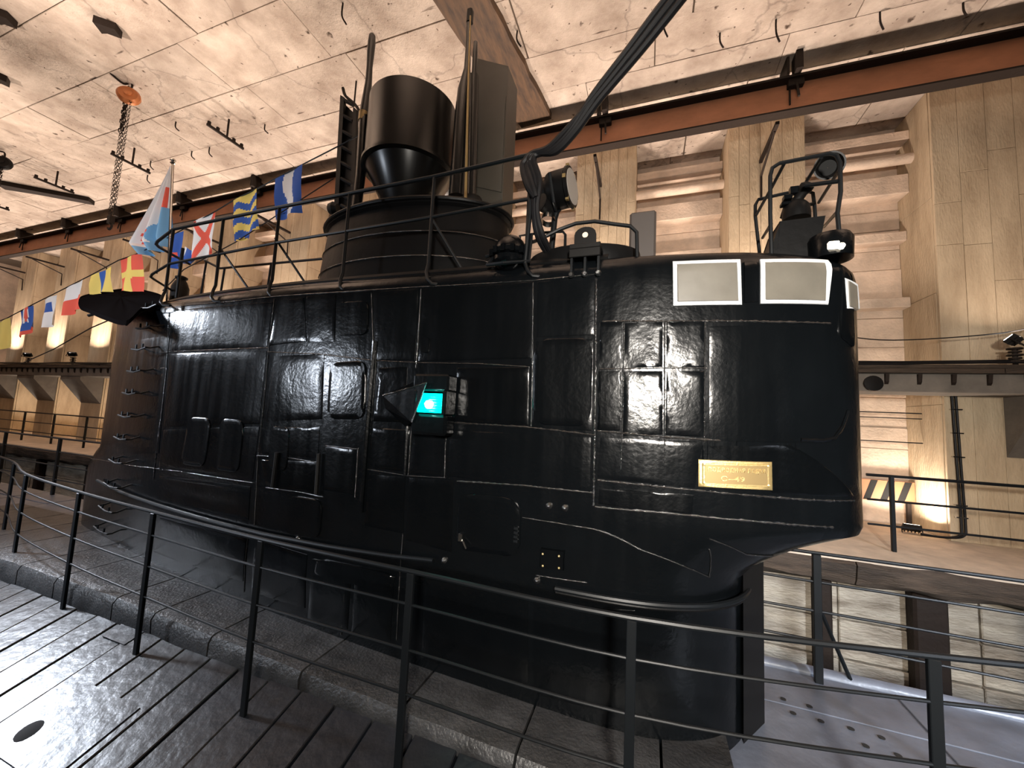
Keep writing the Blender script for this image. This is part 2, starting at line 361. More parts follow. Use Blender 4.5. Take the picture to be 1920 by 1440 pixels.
# striped barrier board and rails at the back of the right bay
t = thing('striped_barrier', 'orange and black striped barrier board in the bay left of the lit pillar', 'barrier', (4.4, 9.6, .3))
b = MB(); b.bev(2.95, 4.82, 9.55, 9.6, .75, 1.15, .006); b.build('board', 'stripe', t)
for i in range(7):
    x = 2.98+i*.26; b = MB(); b.prism([(x, 9.548, .76), (x+.11, 9.548, .76), (x+.24, 9.548, 1.14), (x+.13, 9.548, 1.14)], (0, .004, 0)); b.build('stripe', 'hole', t)
for x in (3.05, 4.7):
    b = MB(); b.bbox(x, x+.06, 9.56, 9.62, .3, .8); b.build('leg', 'darksteel', t)
for z, r in ((1.9, .012), (2.35, .01), (2.45, .012)):
    b = MB(); b.tube([(2.93, 9.3, z), (4.83, 9.3, z)], r, 6); tag(b.build('back_cable', 'rubber'), 'thin black cable across the bay beside the nose, %s of three' % {1.9: 'lowest', 2.35: 'middle', 2.45: 'highest'}[z], 'cable', 'cables in the right bay')
# ---- mid-level ledge
LY = 8.05
t = thing('concrete_ledge', 'grey concrete ledge with cables running along the far wall at mid height', 'ledge', (0, 8.3, 2.7))
b = MB(); b.bev(XL+.01, XR-.01, LY, 8.74, 2.74, 3.04, .012); b.build('slab', 'ledge', t)
x = XL+.02
while x < XR:
    x1 = min(x+random.uniform(2.5, 4.2), XR); b = MB(); b.bev(x, x1-.01, LY-.06, LY+.12, 3.045, 3.12+random.uniform(0, .01), .01); b.build('plank', 'timber', t)
    b = MB(); b.bev(x+.4, min(x1+.35, XR), LY-.02, LY+.16, 3.125, 3.19, .01); b.build('plank', 'timber', t); x = x1
for k in range(4):
    pts = [(x*.5, LY-.02+.03*k, 3.21+.012*math.sin(x*.7+k*2)+.015*k) for x in range(int(XL*2)+2, int(XR*2))]
    b = MB(); b.tube(pts, .016, 6); b.build('cable', 'rubber', t, True)
for x in [XL+.7+.42*i for i in range(98)]:
    if -10 < x < 2.5 or x > 7: continue
    b = MB(); b.prism([(x, LY-.001, 3.03), (x, LY-.05, 3.03), (x, LY-.03, 2.9), (x, LY-.001, 2.86)], (.05, 0, 0)); b.build('hook', 'darksteel', t)
for x in PX0:
    if -9 < x < 1: continue
    xx0, xx1 = (x+.02, x+PWD-.02) if x != 4.85 else (x+.75, x+2.1)
    b = MB(); b.prism([(xx0, 8.74, 2.738), (xx0, 8.08, 2.738), (xx0, 8.08, 2.62), (xx0, 8.74, 1.75)], (xx1-xx0, 0, 0)); b.build('corbel', 'ledge', t)
# ---- floodlights
ORD = ['first', 'second', 'third', 'fourth', 'fifth', 'sixth', 'seventh', 'eighth', 'ninth', 'tenth']
def flood(loc, label, up, warm=False, group=None):
    x, y, z = loc
    t = thing('floodlight', label, 'floodlight', loc, group)
    a = Vector(up).normalized(); q = a.to_track_quat('Z', 'Y').to_matrix()
    b = MB(); b.box(Vector(loc)+a*-.04, (.24, .16, .06), R=q); b.build('housing', 'matt', t)
    b = MB(); b.box(Vector(loc)+a*-.005, (.20, .12, .012), R=q); b.build('lens', 'lampwarm' if warm else 'lampwhite', t)
    for k in range(5):
        b = MB(); b.box(Vector(loc)+a*-.075+q@Vector((-.09+.045*k, 0, 0)), (.012, .14, .05), R=q); b.build('cooling_fin', 'matt', t)
    b = MB(); b.tube([Vector(loc)+q@Vector((-.13, 0, -.04)), Vector(loc)+q@Vector((-.13, 0, -.17)), Vector(loc)+q@Vector((.13, 0, -.17)), Vector(loc)+q@Vector((.13, 0, -.04))], .012, 6); b.build('bracket', 'matt', t)
    return t
for k, x in enumerate(PX0):
    if x > 8: continue
    xc = x+PWD/2
    if x == 4.85: lab, g = 'small floodlight on an insulator stack on the ledge, right edge of the picture', None
    elif x > -9: lab, g = 'floodlight on the ledge hidden behind the conning tower, pillar %s' % {-8.2: 'furthest left', -4.95: 'left of the masts', -1.7: 'behind the searchlight', 1.55: 'behind the wire cage'}.get(round(x, 2), 'behind the tower'), None
    else: lab, g = 'small white floodlight on the ledge under the signal flags, %s from the left' % ORD[k], 'ledge floodlights on the left'
    flood((xc-.2, 8.13, 3.62), lab, (-.5, .5, .75), group=g)
    st = MB()
    for i in range(5): st.cyl((xc-.15, 8.14, 3.24+.05*i), (xc-.15, 8.14, 3.265+.05*i), .085 if i % 2 == 0 else .07, seg=12)
    st.cyl((xc-.15, 8.14, 3.2), (xc-.15, 8.14, 3.47), .03)
    tag(st.build('insulator_stack', 'darksteel'), 'dark ribbed insulator stack under the floodlight %s' % ('at the right edge of the picture' if x == 4.85 else 'on the ledge, %s from the left' % ORD[k]), 'insulator', None if x == 4.85 else 'insulators along the ledge')
    lx = x-.36
    flood((lx, 9.05, .43), 'bright warm floodlight at the foot of the broad right pillar' if x == 4.85 else 'warm floodlight on the quay floor between two pillars, %s from the left' % ORD[k], (.15, .5, .8), True, None if x == 4.85 else 'quay floor floodlights')
# pipe conduit on the pillar
t = thing('cable_conduit', 'black twin cable bundle running down the broad right pillar', 'cable', (5.0, 8.7, .3))
for dx in (0, .05):
    pts = [(4.93+dx, 8.70, 2.74), (4.95+dx, 8.70, 1.6), (4.97+dx, 8.70, .62), (4.93+dx, 8.68, .42), (4.75+dx, 8.70, .36), (4.45, 8.72, .37-dx*.3)]
    b = MB(); b.tube(smoothpts(pts, 6), .018, 8); b.build('cable', 'rubber', t, True)
for z in (2.5, 2.1, 1.7, 1.3, .9, .7):
    b = MB(); b.bbox(4.90, 5.05, 8.68, 8.73, z, z+.02); b.build('clip', 'chrome', t)
b = MB(); b.lathe([(.02, 0), (.11, .01), (.13, .05), (.13, .07), (.02, .08)], (3.55, 8.05, 2.86), 20, axis=(0, -1, .1))
tag(b.build('ship_bell_plate', 'matt', smooth=True), 'small dark round disc on the ledge face beside the nose', 'disc')
# ---- crane rail beam
BY = 7.5
t = thing('rail_beam', 'rust red steel crane rail beam hung below the roof', 'beam', (0, BY, 7.9))
b = MB(); b.bbox(XL, XR, BY-.012, BY+.012, 7.60, 8.12); b.build('web', 'rust', t)
b = MB(); b.bev(XL, XR, BY-.18, BY+.18, 8.12, 8.16, .005); b.build('top_flange', 'darksteel', t)
b = MB(); b.bev(XL, XR, BY-.10, BY+.10, 7.565, 7.60, .005); b.build('bottom_flange', 'darksteel', t)
for x in [2.35-3.25*i for i in range(0, 10)]+[5.6]:
    b = MB(); b.bbox(x-.05, x+.05, BY-.30, BY-.06, 8.16, 8.5-.002); b.bbox(x-.16, x-.12, BY-.2, BY+.2, 8.16, 8.498); b.tube([(x, BY-.1, 8.14), (x+.02, BY-.16, 7.75)], .02, 6); b.build('hanger', 'darksteel', t)
    b = MB(); b.bev(x-.12, x+.12, BY-.13, BY-.02, 8.0, 8.13, .01); b.tube([(x-.08, BY-.05, 7.7), (x-.08, BY-.05, 8.1)], .015, 6); b.build('clamp', 'darksteel', t)
for i, x in enumerate([2.35-3.25*i for i in range(0, 10)]):
    t = thing('knee_bracket', 'knee bracket between pillar top and rail beam, %s' % ('behind the wire cage' if i == 0 else 'number %s left of the wire cage' % ['one', 'two', 'three', 'four', 'five', 'six', 'seven', 'eight', 'nine', 'ten'][i]), 'bracket', (x, 8.3, 7.4), None if i == 0 else 'knee brackets at the pillar tops')
    b = MB(); b.bbox(x-.25, x-.19, 7.62, 8.72, 7.50, 7.56); b.build('arm', 'darksteel', t)
    b = MB(); b.tube([(x-.22, 8.70, 6.7), (x-.22, 8.68, 7.2), (x-.22, 7.8, 7.5)], .022, 6); b.build('brace', 'darksteel', t)
# ---- timber board on the ceiling
b = MB()
A0, A1, B0, B1 = Vector((-2.72, 7.45, 8.35)), Vector((-2.02, 7.38, 8.35)), Vector((-3.42, 3.6, 8.35)), Vector((-2.55, 3.6, 8.35))
n = 14; P = []
for i in range(n+1):
    u = i/n; l = A0.lerp(B0, u)+Vector((random.uniform(-.02, .02), 0, 0)); r = A1.lerp(B1, u)+Vector((random.uniform(-.02, .02), 0, 0)); P.append([l+Vector((0, 0, .14)), l, l.lerp(r, .3)+Vector((0, 0, random.uniform(-.01, .01))), l.lerp(r, .7), r, r+Vector((0, 0, .14))])
b.grid(P); b.add(P[0], [tuple(range(6))]); b.add(P[-1], [tuple(range(6))])
tag(b.build('ceiling_board', 'plank'), 'wide rust-stained brown timber fixed to the roof above the masts', 'board')
# ---- ceiling fittings: stubs, brackets, hooks
def stub(p0, p1, w_, label):
    p0, p1 = Vector(p0), Vector(p1); d = (p1-p0); s = Vector((-d.y, d.x, 0)).normalized()*w_/2
    b = MB(); b.prism([p0-s, p0+s, p0+s*.7+d*.35, p1+s, p1-s*.6], (0, 0, .135)); tag(b.build('steel_stub', 'darksteel'), label, 'steel stub')
stub(atz(0, 350, 8.36), atz(170, 380, 8.36), .35, 'long dark steel strip on the roof at the left edge')
stub(atz(182, 52, 8.36), atz(220, 62, 8.36), .22, 'short dark stub in the roof above the chain hoist')
stub(atz(-12, 34, 8.36), atz(19, 42, 8.36), .25, 'dark stub cut by the upper left edge of the picture')
stub(atz(-8, 150, 8.36), atz(14, 158, 8.36), .22, 'dark stub at the left edge above the strip')
def hangbr(x, y, label, g=None):
    t = thing('hanger_bracket', label, 'bracket', (x, y, 8.4), g)
    b = MB(); b.tube([(x, y, 8.45), (x, y, 8.02)], .022, 6); b.build('rod', 'darksteel', t)
    b = MB(); b.bbox(x-.02, x+.02, y-.42, y+.38, 7.98, 8.03); b.build('bar', 'darksteel', t)
    for k in (-.38, -.2, .15, .33):
        b = MB(); b.cyl((x, y+k, 8.03), (x, y+k, 8.09), .035, seg=8); b.build('roller', 'darksteel', t)
hangbr(-9.1, 5.5, 'hanging roof bracket nearest the masts, left of the funnel')
hangbr(-12.6, 5.5, 'hanging roof bracket just right of the chain hoist')
hangbr(-16.2, 5.5, 'third hanging roof bracket, left of the chain hoist')
hangbr(-20, 5.5, 'last hanging roof bracket at the left edge')
for i, (px, py) in enumerate([(330, 230), (360, 285), (393, 278), (283, 303), (277, 330), (497, 235), (1245, 30), (1350, 65), (1455, 40), (1650, 25), (1806, 8), (643, 8), (970, 60)]):
    p = atz(px, py, 8.47); L_ = random.uniform(.15, .35)
    b = MB(); b.tube(smoothpts([p+Vector((0, 0, .05)), p-Vector((0, 0, L_*.6)), p+Vector((.06, .05, -L_))], 4), .014, 5)
    tag(b.build('rebar_hook', 'darksteel', smooth=True), 'short bent rusty rod sticking down from the roof, '+['left of the lattice mast', 'beyond the hanging bracket', 'between two hanging brackets', 'above the ensign, upper of two', 'above the ensign, lower of two', 'left of the roof timber end, small', 'just right of the black cable bundle', 'second right of the cable bundle', 'third right of the cable bundle', 'fourth right of the cable bundle', 'nearest the upper right corner', 'cut by the top edge', 'beside the roof timber'][i], 'rod', 'bent rods in the roof')
# ---- chain hoists
def hoist(x, y, zh, label, col, zt, drop):
    t = thing('chain_hoist', label, 'hoist', (x, y, zh))
    b = MB(); b.tube(smoothpts([(x-.05, y-.3, 8.5), (x-.02, y-.1, 8.44), (x, y, zh+.30), (x+.07, y, zh+.2), (x, y, zh+.12), (x-.05, y, zh+.22)], 5), .02, 6); b.build('hook', 'darksteel', t, True)
    b = MB(); b.lathe([(.05, -.09), (.15, -.08), (.19, -.03), (.19, .03), (.15, .08), (.05, .09)], (x, y, zh), 20, axis=(.8, -.6, .15)); b.build('body', col, t, True)
    b = MB(); b.lathe([(.07, .085), (.07, .11), (.03, .13), (.001, .13)], (x, y, zh), 16, axis=(.8, -.6, .15)); b.build('hub', col, t, True)
    def chain(x0, z0, x1, z1, r):
        m = MB(); a, e = Vector((x0, y, z0)), Vector((x1, y, z1)); n = int((e-a).length/(r*5)); d = (e-a)/n
        for i in range(n):
            c0 = a+d*i; s_ = Vector((1, 0, 0)) if i % 2 else Vector((0, 1, 0)); u_ = d.normalized(); l = r*3.1
            m.tube([c0-u_*l, c0-u_*l*.6+s_*r*1.6, c0+u_*l*.6+s_*r*1.6, c0+u_*l, c0+u_*l*.6-s_*r*1.6, c0-u_*l*.6-s_*r*1.6], r*.5, 4, closed=True)
        m.build('chain', 'darksteel', t)
    for dx, dz, r, e in drop: chain(x+dx, zh-.15, x+e, zh-dz, r)
    return t
hoist(-10.25, 4.27, 8.25, 'orange chain hoist with long hanging chains left of the ensign', 'copper', 8.5,
      [(-.13, 2.62, .009, -.08), (-.02, 2.62, .013, .0), (.1, 2.55, .009, .08), (-.10, .85, .018, -.12), (-.06, .8, .018, -.07)])
b = MB(); b.box((-10.24, 4.27, 5.56), (.1, .08, .16)); b.tube(smoothpts([(-10.24, 4.27, 5.49), (-10.18, 4.27, 5.42), (-10.24, 4.27, 5.36), (-10.3, 4.27, 5.4)], 4), .02, 6)
tag(b.build('load_hook', 'darksteel', smooth=True), 'load hook at the bottom of the orange hoist chains', 'hook')
hoist(at(10, 272, 4.6).x, 4.6, 8.15, 'dark chain hoist cut by the left edge of the picture', 'matt', 8.5, [(-.1, 2.0, .010, -.1), (.08, 2.2, .010, .06), (0, .6, .018, 0)])
# ---- quay railing (far walkway)
def straight_rail(name, label, x0, x1, step, Y, z0, h, rows, skip=None, mt='rail', pw=.05):
    t = thing(name, label, 'railing', (x0, Y, z0))
    x = x0
    while x <= x1+.01:
        b = MB(); b.bev(x-pw/2, x+pw/2, Y-pw/2, Y+pw/2, z0, z0+h, .004); b.build('post', mt, t); x += step
    for k in range(rows):
        z = z0+h*(1-k/rows)
        b = MB(); b.tube([(x0-.3, Y, z), (x1+.3, Y, z)], .016 if k else .022, 8); b.build('rail', mt, t, True)
    return t
straight_rail('quay_railing', 'dark thin railing along the far quay, in front of the lit right pillar', 3.49, 9.4, 1.98, 7.46, .3, 1.1, 3)
straight_rail('quay_railing', 'dark thin railing along the far quay at the left, below the flags', -29.45, -9.6, 1.98, 7.46, .3, 1.03, 3)
# ================================================================= SUBMARINE HULL AND DECK
t = sub = thing('submarine_hull', 'black submarine hull with slatted sloping deck under the conning tower', 'submarine', (-3, 3.3, 0))
b = MB(); P = []
X0s, X1s = -24.0, 9.0
sec = [(2.0, -.10), (-.75, -1.02), (-.85, -1.3), (0.0, -2.3), (3.3, -2.6), (5.5, -1.9), (5.2, -.9), (4.75, -.45), (4.25, -.07), (4.1, -.03)]
P = [[Vector((x, y, z)) for y, z in sec] for x in (X0s, X1s)]
b.grid(P); b.add(P[0], [tuple(range(len(sec)))]); b.add(P[1], [tuple(range(len(sec)))]); b.build('pressure_hull', 'paint2', t)
# sloping near deck of planks
sl = .325
def dz(y): return .05-(2.2-y)*sl
x = -11.2; i = 0
while x < .4:
    wd = .30; x1 = x+wd; y1 = 2.215; e = random.uniform(-.006, .006)
    b = MB(); cuts = [-.62, random.uniform(.2, 1.6), y1] if i % 3 == 0 else [-.62, y1]
    for ya, yb in zip(cuts, cuts[1:]):
        b = MB(); g = .007
        a = [(x+g, ya+g, dz(ya)+e), (x1-g, ya+g, dz(ya)+e), (x1-g, yb-g, dz(yb)+e), (x+g, yb-g, dz(yb)+e)]
        top = [Vector(p) for p in a]; inn = [Vector((p[0]+(.006 if k in (0, 3) else -.006), p[1], p[2]+.006)) for k, p in enumerate(a)]; bot = [p-Vector((0, 0, .05)) for p in top]
        b.add(bot+top+inn, [(0, 3, 2, 1), (0, 1, 5, 4), (1, 2, 6, 5), (2, 3, 7, 6), (3, 0, 4, 7), (4, 5, 9, 8), (5, 6, 10, 9), (6, 7, 11, 10), (7, 4, 8, 11), (8, 9, 10, 11)])
        b.build('plank', 'deck', t)
    x = x1; i += 1
# deck small fittings
def dpatch(px0, py0, w_, l_, name='hatch_plate', m_='deck'):
    p = atz(px0, py0, -.2); y = p.y; b = MB(); z = dz(y)
    R = Matrix.Rotation(math.atan(sl), 3, 'X'); b.box((p.x, y, z+.012), (w_, l_, .014), R=R); b.build(name, m_, t)
dpatch(130, 1390, .55, .45); dpatch(240, 1240, .30, .25)
p = atz(50, 1415, -.3); b = MB(); b.lathe([(.03, 0), (.06, 0), (.065, .02), (.03, .03)], (p.x, p.y, dz(p.y)), 16, axis=(0, -.3, 1)); b.build('deck_eye', 'hole', t, True)
# walkway beside the tower
def zw(x): return .11+.14*max(0, min(1, -x/4.5))
x = -9.4
while x < .45:
    x1 = min(x+random.uniform(.45, .95), .5); b = MB(); n = 6; P = []
    g = .008
    y0 = 2.2
    prof = [(y0+.02, .0), (y0, .03), (y0, zw(x)-.05), (y0+.025, zw(x)-.008), (y0+.06, zw(x)), (y0+.3, zw(x)+.002), (3.35, zw(x)+.006)]
    P = []
    for k in range(n+1):
        xx = x+g+(x1-x-2*g)*k/n; dzz = zw(xx)-zw(x)
        P.append([Vector((xx, yy+.012*noise.noise((xx*3, yy*5, zz*9)), zz+dzz*(zz > .03)+.006*noise.noise((xx*4, yy*4, 3)))) for yy, zz in prof])
    b.grid(P); b.add(P[0]+[Vector((P[0][-1].x, 3.35, -.02))], [tuple(range(8))]); b.add(P[-1]+[Vector((P[-1][-1].x, 3.35, -.02))], [tuple(range(8))])
    b.build('walkway_plate', 'walk', t, True); x = x1
# bow deck plates (right)
b = MB(); b.bbox(.5, 8.6, 1.75, 4.1, -.06, -.012); b.build('deck_base', 'deck_grey', t)
x = .5
cols = [1.85, 2.75, 3.7, 4.7, 5.9, 7.2, 8.6]
for x1 in cols:
    for y0, y1 in ((1.78, 2.72), (2.72, 3.55), (3.55, 4.06)):
        b = MB(); b.bev(x+.008, x1-.008, y0+.006, y1-.006, -.015, .0+random.uniform(-.003, .004), .004); b.build('deck_plate', 'deck_grey', t)
    x = x1
b = MB(); b.tube(dense([(.8, 4.08, .0), (8.6, 4.1, .0)], .4), .05, 10, jit=.04); b.build('deck_lip', 'deck_grey', t, True)
k = 0
for x0, y0 in ((1.0, 3.6), (1.35, 3.45), (1.15, 2.3), (1.95, 3.35), (2.4, 3.2), (1.0, 2.55), (3.0, 3.1), (1.5, 2.15), (2.1, 2.5)):
    for dx, dy in ((0, 0), (.16, -.01), (.02, -.14), (.18, -.15)):
        b = MB(); b.cyl((x0+dx, y0+dy, .003), (x0+dx, y0+dy, .0065), .019, seg=10); b.build('drain_hole', 'hole', t)
# stern deck behind (left)
x = -20
while x < -7.6:
    x1 = x+random.uniform(1, 1.6)
    for y0, y1 in ((2.25, 3.0), (3.0, 3.7), (3.7, 4.15)):
        b = MB(); b.bev(x+.01, x1-.01, y0, y1-.012, .0, .16+random.uniform(0, .01), .006); b.build('deck_plate', 'deck_grey', t)
    x = x1
b = MB(); b.bbox(-8.9, -8.3, 2.9, 3.4, .172, .178); b.build('hatch_opening', 'hole', t)
b = MB(); b.bbox(-20, .5, 3.3, 4.1, -.06, .10); b.build('far_deck', 'walk', t)
# ================================================================= CONNING TOWER
CYC = 3.3
U_ = [(-7.12, 3.3), (-7.06, 3.17), (-6.75, 3.05), (-6.25, 2.92), (-5.6, 2.77), (-5.0, 2.66), (-4.4, 2.60), (-3.74, 2.56), (-3.0, 2.54), (-2.2, 2.55), (-1.4, 2.57), (-.35, 2.57), (.14, 2.60), (.55, 2.66), (.87, 2.76), (1.08, 2.87), (1.22, 2.99), (1.31, 3.12), (1.345, 3.3)]
L_ = [(-7.42, 3.3), (-7.34, 3.19), (-6.95, 3.08), (-6.42, 2.96), (-5.7, 2.80), (-5.03, 2.68), (-4.4, 2.61), (-3.74, 2.56), (-3.0, 2.54), (-2.2, 2.55), (-1.4, 2.58), (-.45, 2.58), (-.1, 2.60), (.13, 2.65), (.33, 2.74), (.47, 2.85), (.57, 2.98), (.63, 3.12), (.655, 3.3)]
B_ = [(-7.42, 3.3), (-7.36, 3.22), (-7.0, 3.14), (-6.45, 3.07), (-5.75, 2.96), (-5.05, 2.86), (-4.4, 2.78), (-3.74, 2.72), (-3.0, 2.68), (-2.2, 2.64), (-1.4, 2.62), (-.45, 2.63), (-.1, 2.65), (.13, 2.69), (.33, 2.77), (.47, 2.87), (.57, 2.99), (.64, 3.12), (.66, 3.3)]
def mixo(a, b, t): return [(p[0]+(q[0]-p[0])*t, p[1]+(q[1]-p[1])*t) for p, q in zip(a, b)]
def inset(o, d): # toward centre line
    r = []
    for x, y in o:
        cx = max(-6.2, min(.6, x)); v = Vector((x-cx, y-CYC)); l = v.length or 1; k = max(0, l-d)/l
        r.append((cx+(x-cx)*k, CYC+(y-CYC)*k))
    return r
# nose control: the aft half is straight between levels, the flare only affects indices >= 11
def flare(t):       # L_ -> U_ for the nose with side flare
    return [(p[0]+(q[0]-p[0])*(t if i >= 12 else min(1, t*1.2)), p[1]+(q[1]-p[1])*t) for i, (p, q) in enumerate(zip(L_, U_))]
levels = [(-.05, B_), (.25, mixo(B_, L_, .25)), (.6, mixo(B_, L_, .7)), (.93, L_), (1.03, flare(.03)), (1.10, flare(.12)), (1.18, flare(.30)), (1.27, flare(.55)), (1.33, flare(.78)), (1.375, flare(.97)), (1.42, flare(1)), (1.45, U_),
          (1.9, U_), (2.4, U_), (2.9, U_), (3.02, U_), (3.07, inset(U_, .012)), (3.11, inset(U_, .04)), (3.14, inset(U_, .085)), (3.155, inset(U_, .14)), (3.16, inset(U_, .3))]
def resample(o, n=10):
    v = smoothpts([(x, y, 0) for x, y in o], n)
    return [(p.x, p.y) for p in v]
RES = [(z, resample(o)) for z, o in levels]
tower = t = thing('conning_tower', 'large glossy black conning tower with bulging nose and white-framed windows', 'conning tower', (-3, 3.3, 0))
b = MB(); P = []
for z, o in RES:
    ring = [Vector((x, y, z)) for x, y in o]+[Vector((x, 2*CYC-y, z)) for x, y in reversed(o[1:-1])]
    ring.append(ring[0]); P.append(ring)
b.grid(P); b.add(P[-1][:-1], [tuple(range(len(P[-1])-1))])
b.build('hull_shell', 'paint', t, True)
US = resample(U_); LS = resample(L_)
acc = [0]
for p, q in zip(US, US[1:]): acc.append(acc[-1]+math.hypot(q[0]-p[0], q[1]-p[1]))
def outl_at(z):
    for (z0, o0), (z1, o1) in zip(RES, RES[1:]):
        if z0 <= z <= z1:
            k = (z-z0)/(z1-z0); return [(p[0]+(q[0]-p[0])*k, p[1]+(q[1]-p[1])*k) for p, q in zip(o0, o1)]
    return RES[0][1] if z < 0 else RES[-1][1]
def surf(u, z, off=0):       # u: index position along the outline (float)
    o = outl_at(z); u = max(0, min(len(o)-1.001, u)); i = int(u); k = u-i
    x, y = o[i][0]+(o[i+1][0]-o[i][0])*k, o[i][1]+(o[i+1][1]-o[i][1])*k
    i0, i1 = max(0, i-1), min(len(o)-1, i+2); tx, ty = o[i1][0]-o[i0][0], o[i1][1]-o[i0][1]; l = math.hypot(tx, ty)
    return Vector((x+off*ty/l, y-off*tx/l, z))
def hit(px, py):
    d = ray(px, py); z = 2.0
    for it in range(12):
        o = outl_at(z); best = None
        for i in range(len(o)-1):
            (x0, y0), (x1, y1) = o[i], o[i+1]; den = d.x*(y1-y0)-d.y*(x1-x0)
            if abs(den) < 1e-9: continue
            tt = (x0*(y1-y0)-y0*(x1-x0))/den; s_ = (x0*d.y-y0*d.x)/den
            if -.001 <= s_ <= 1.001 and tt > 0 and (best is None or tt < best[0]): best = (tt, i+s_)
        if best is None:       # beyond the silhouette: take the tangent end
            return (len(o)-12 if px > 900 else 6), CZ+d.z*3.2/max(d.y, .1)
        zn = CZ+d.z*best[0]; zn = max(-.04, min(3.15, zn))
        if abs(zn-z) < .002: break
        z = z*.4+zn*.6
    return best[1], zn
def patch(quad, name, m_, th=.008, n=8, parent=tower, rnd=.0, off0=-.003, wob=0):
    c = [hit(*q) for q in quad]     # TL TR BR BL
    P = []; 
    us = [0, .0, .03] ; 
    N_ = n
    def bil(a, b_):
        u = (1-b_)*((1-a)*c[0][0]+a*c[1][0])+b_*((1-a)*c[3][0]+a*c[2][0]); z = (1-b_)*((1-a)*c[0][1]+a*c[1][1])+b_*((1-a)*c[3][1]+a*c[2][1]); return u, z
    ts = [0, 0, .02]+[i/N_ for i in range(1, N_)]+[.98, 1, 1]
    G = []
    for j, bb in enumerate(ts):
        row = []
        for i, aa in enumerate(ts):
            edge = i in (0, len(ts)-1) or j in (0, len(ts)-1); e1 = i in (1, len(ts)-2) or j in (1, len(ts)-2)
            u, z = bil(aa, bb)
            if rnd:      # rounded corners
                dx = min(aa, 1-aa)/rnd; dy = min(bb, 1-bb)/rnd
                if dx < 1 and dy < 1:
                    r_ = math.hypot(1-dx, 1-dy)
                    if r_ > 1:
                        ka = 1-(1-dx)/r_; kb = 1-(1-dy)/r_; a2 = ka*rnd if aa < .5 else 1-ka*rnd; b2 = kb*rnd if bb < .5 else 1-kb*rnd; u, z = bil(a2, b2)
            off = off0 if edge else (th*.6 if e1 else th+wob*noise.noise((u*.3, z*4, 0)))
            row.append(surf(u, z, off))
        G.append(row)
    b = MB(); b.grid(G); return b.build(name, m_, parent, True)
def seam(pts, r=.007, name='weld_seam', m_='weld', jit=.35, off=.004, step=.02, parent=tower, wand=1):
    c = [hit(*q) for q in pts]; o = []
    for (u0, z0), (u1, z1) in zip(c, c[1:]):
        L = (surf(u0, z0)-surf(u1, z1)).length; n = max(2, int(L/step))
        for k in range(n):
            a = k/n; o.append(surf(u0+(u1-u0)*a, z0+(z1-z0)*a, off))
    o.append(surf(*c[-1], off))
    rs = [r*(1+random.uniform(-jit, jit)) for _ in o]
    if wand: o = [p+Vector((random.uniform(-1, 1), 0, random.uniform(-1, 1)))*r*.35*jit for p in o]
    b = MB(); b.tube(o, rs, 6); return b.build(name, m_, parent, True)
# hull plates that stand proud of the shell
PL = [[(330, 582), (512, 566), (500, 652), (322, 658)], [(522, 564), (570, 558), (575, 640), (505, 648)], [(320, 664), (500, 658), (486, 795), (308, 800)],
      [(308, 806), (486, 800), (474, 898), (298, 882)], [(575, 556), (630, 552), (628, 640), (578, 642)], [(700, 546), (785, 541), (778, 676), (702, 676)],
      [(795, 540), (1000, 528), (996, 672), (785, 678)], [(1008, 528), (1116, 520), (1114, 628), (1006, 632)], [(1006, 640), (1112, 636), (1110, 808), (998, 800)],
      [(857, 690), (992, 688), (990, 798), (852, 790)], [(845, 806), (1108, 820), (1106, 925), (840, 892)], [(515, 668), (608, 664), (604, 786), (500, 790)],
      [(712, 690), (764, 688), (760, 792), (700, 790)], [(700, 802), (768, 806), (762, 884), (692, 878)], [(776, 806), (838, 808), (834, 892), (766, 888)],
      [(490, 802), (600, 800), (596, 858), (484, 852)], [(610, 838), (668, 842), (662, 928), (604, 920)], [(490, 862), (595, 866), (588, 925), (500, 914)],
      [(1126, 604), (1166, 604), (1164, 690), (1124, 690)], [(1172, 606), (1242, 604), (1242, 688), (1170, 690)], [(1250, 604), (1320, 602), (1320, 688), (1250, 688)],
      [(1170, 696), (1242, 696), (1242, 815), (1168, 818)], [(1250, 696), (1320, 696), (1320, 820), (1248, 816)], [(1122, 696), (1164, 696), (1162, 808), (1120, 806)],
      [(1330, 612), (1556, 612), (1562, 830), (1330, 826)], [(1126, 820), (1318, 828), (1302, 915), (1120, 896)], [(1330, 836), (1480, 834), (1600, 930), (1450, 925)], [(1124, 915), (1300, 928), (1298, 965), (1122, 944)],
      [(690, 890), (760, 894), (756, 1000), (684, 985)], [(300, 892), (470, 912), (466, 975), (290, 940)], [(768, 896), (850, 900), (846, 1035), (760, 1012)], [(245, 640), (318, 630), (298, 850), (205, 850)],
      [(586, 1048), (660, 1064), (652, 1180), (578, 1160)], [(668, 1066), (740, 1080), (732, 1200), (660, 1184)], [(480, 1010), (576, 1040), (572, 1140), (472, 1110)], [(300, 970), (462, 1010), (456, 1090), (290, 1035)],
      [(800, 1085), (990, 1115), (990, 1290), (790, 1235)], [(1000, 1120), (1190, 1145), (1190, 1340), (1000, 1300)]]
for q in PL: patch(q, 'hull_plate', 'paint', .006, 8, wob=.006)
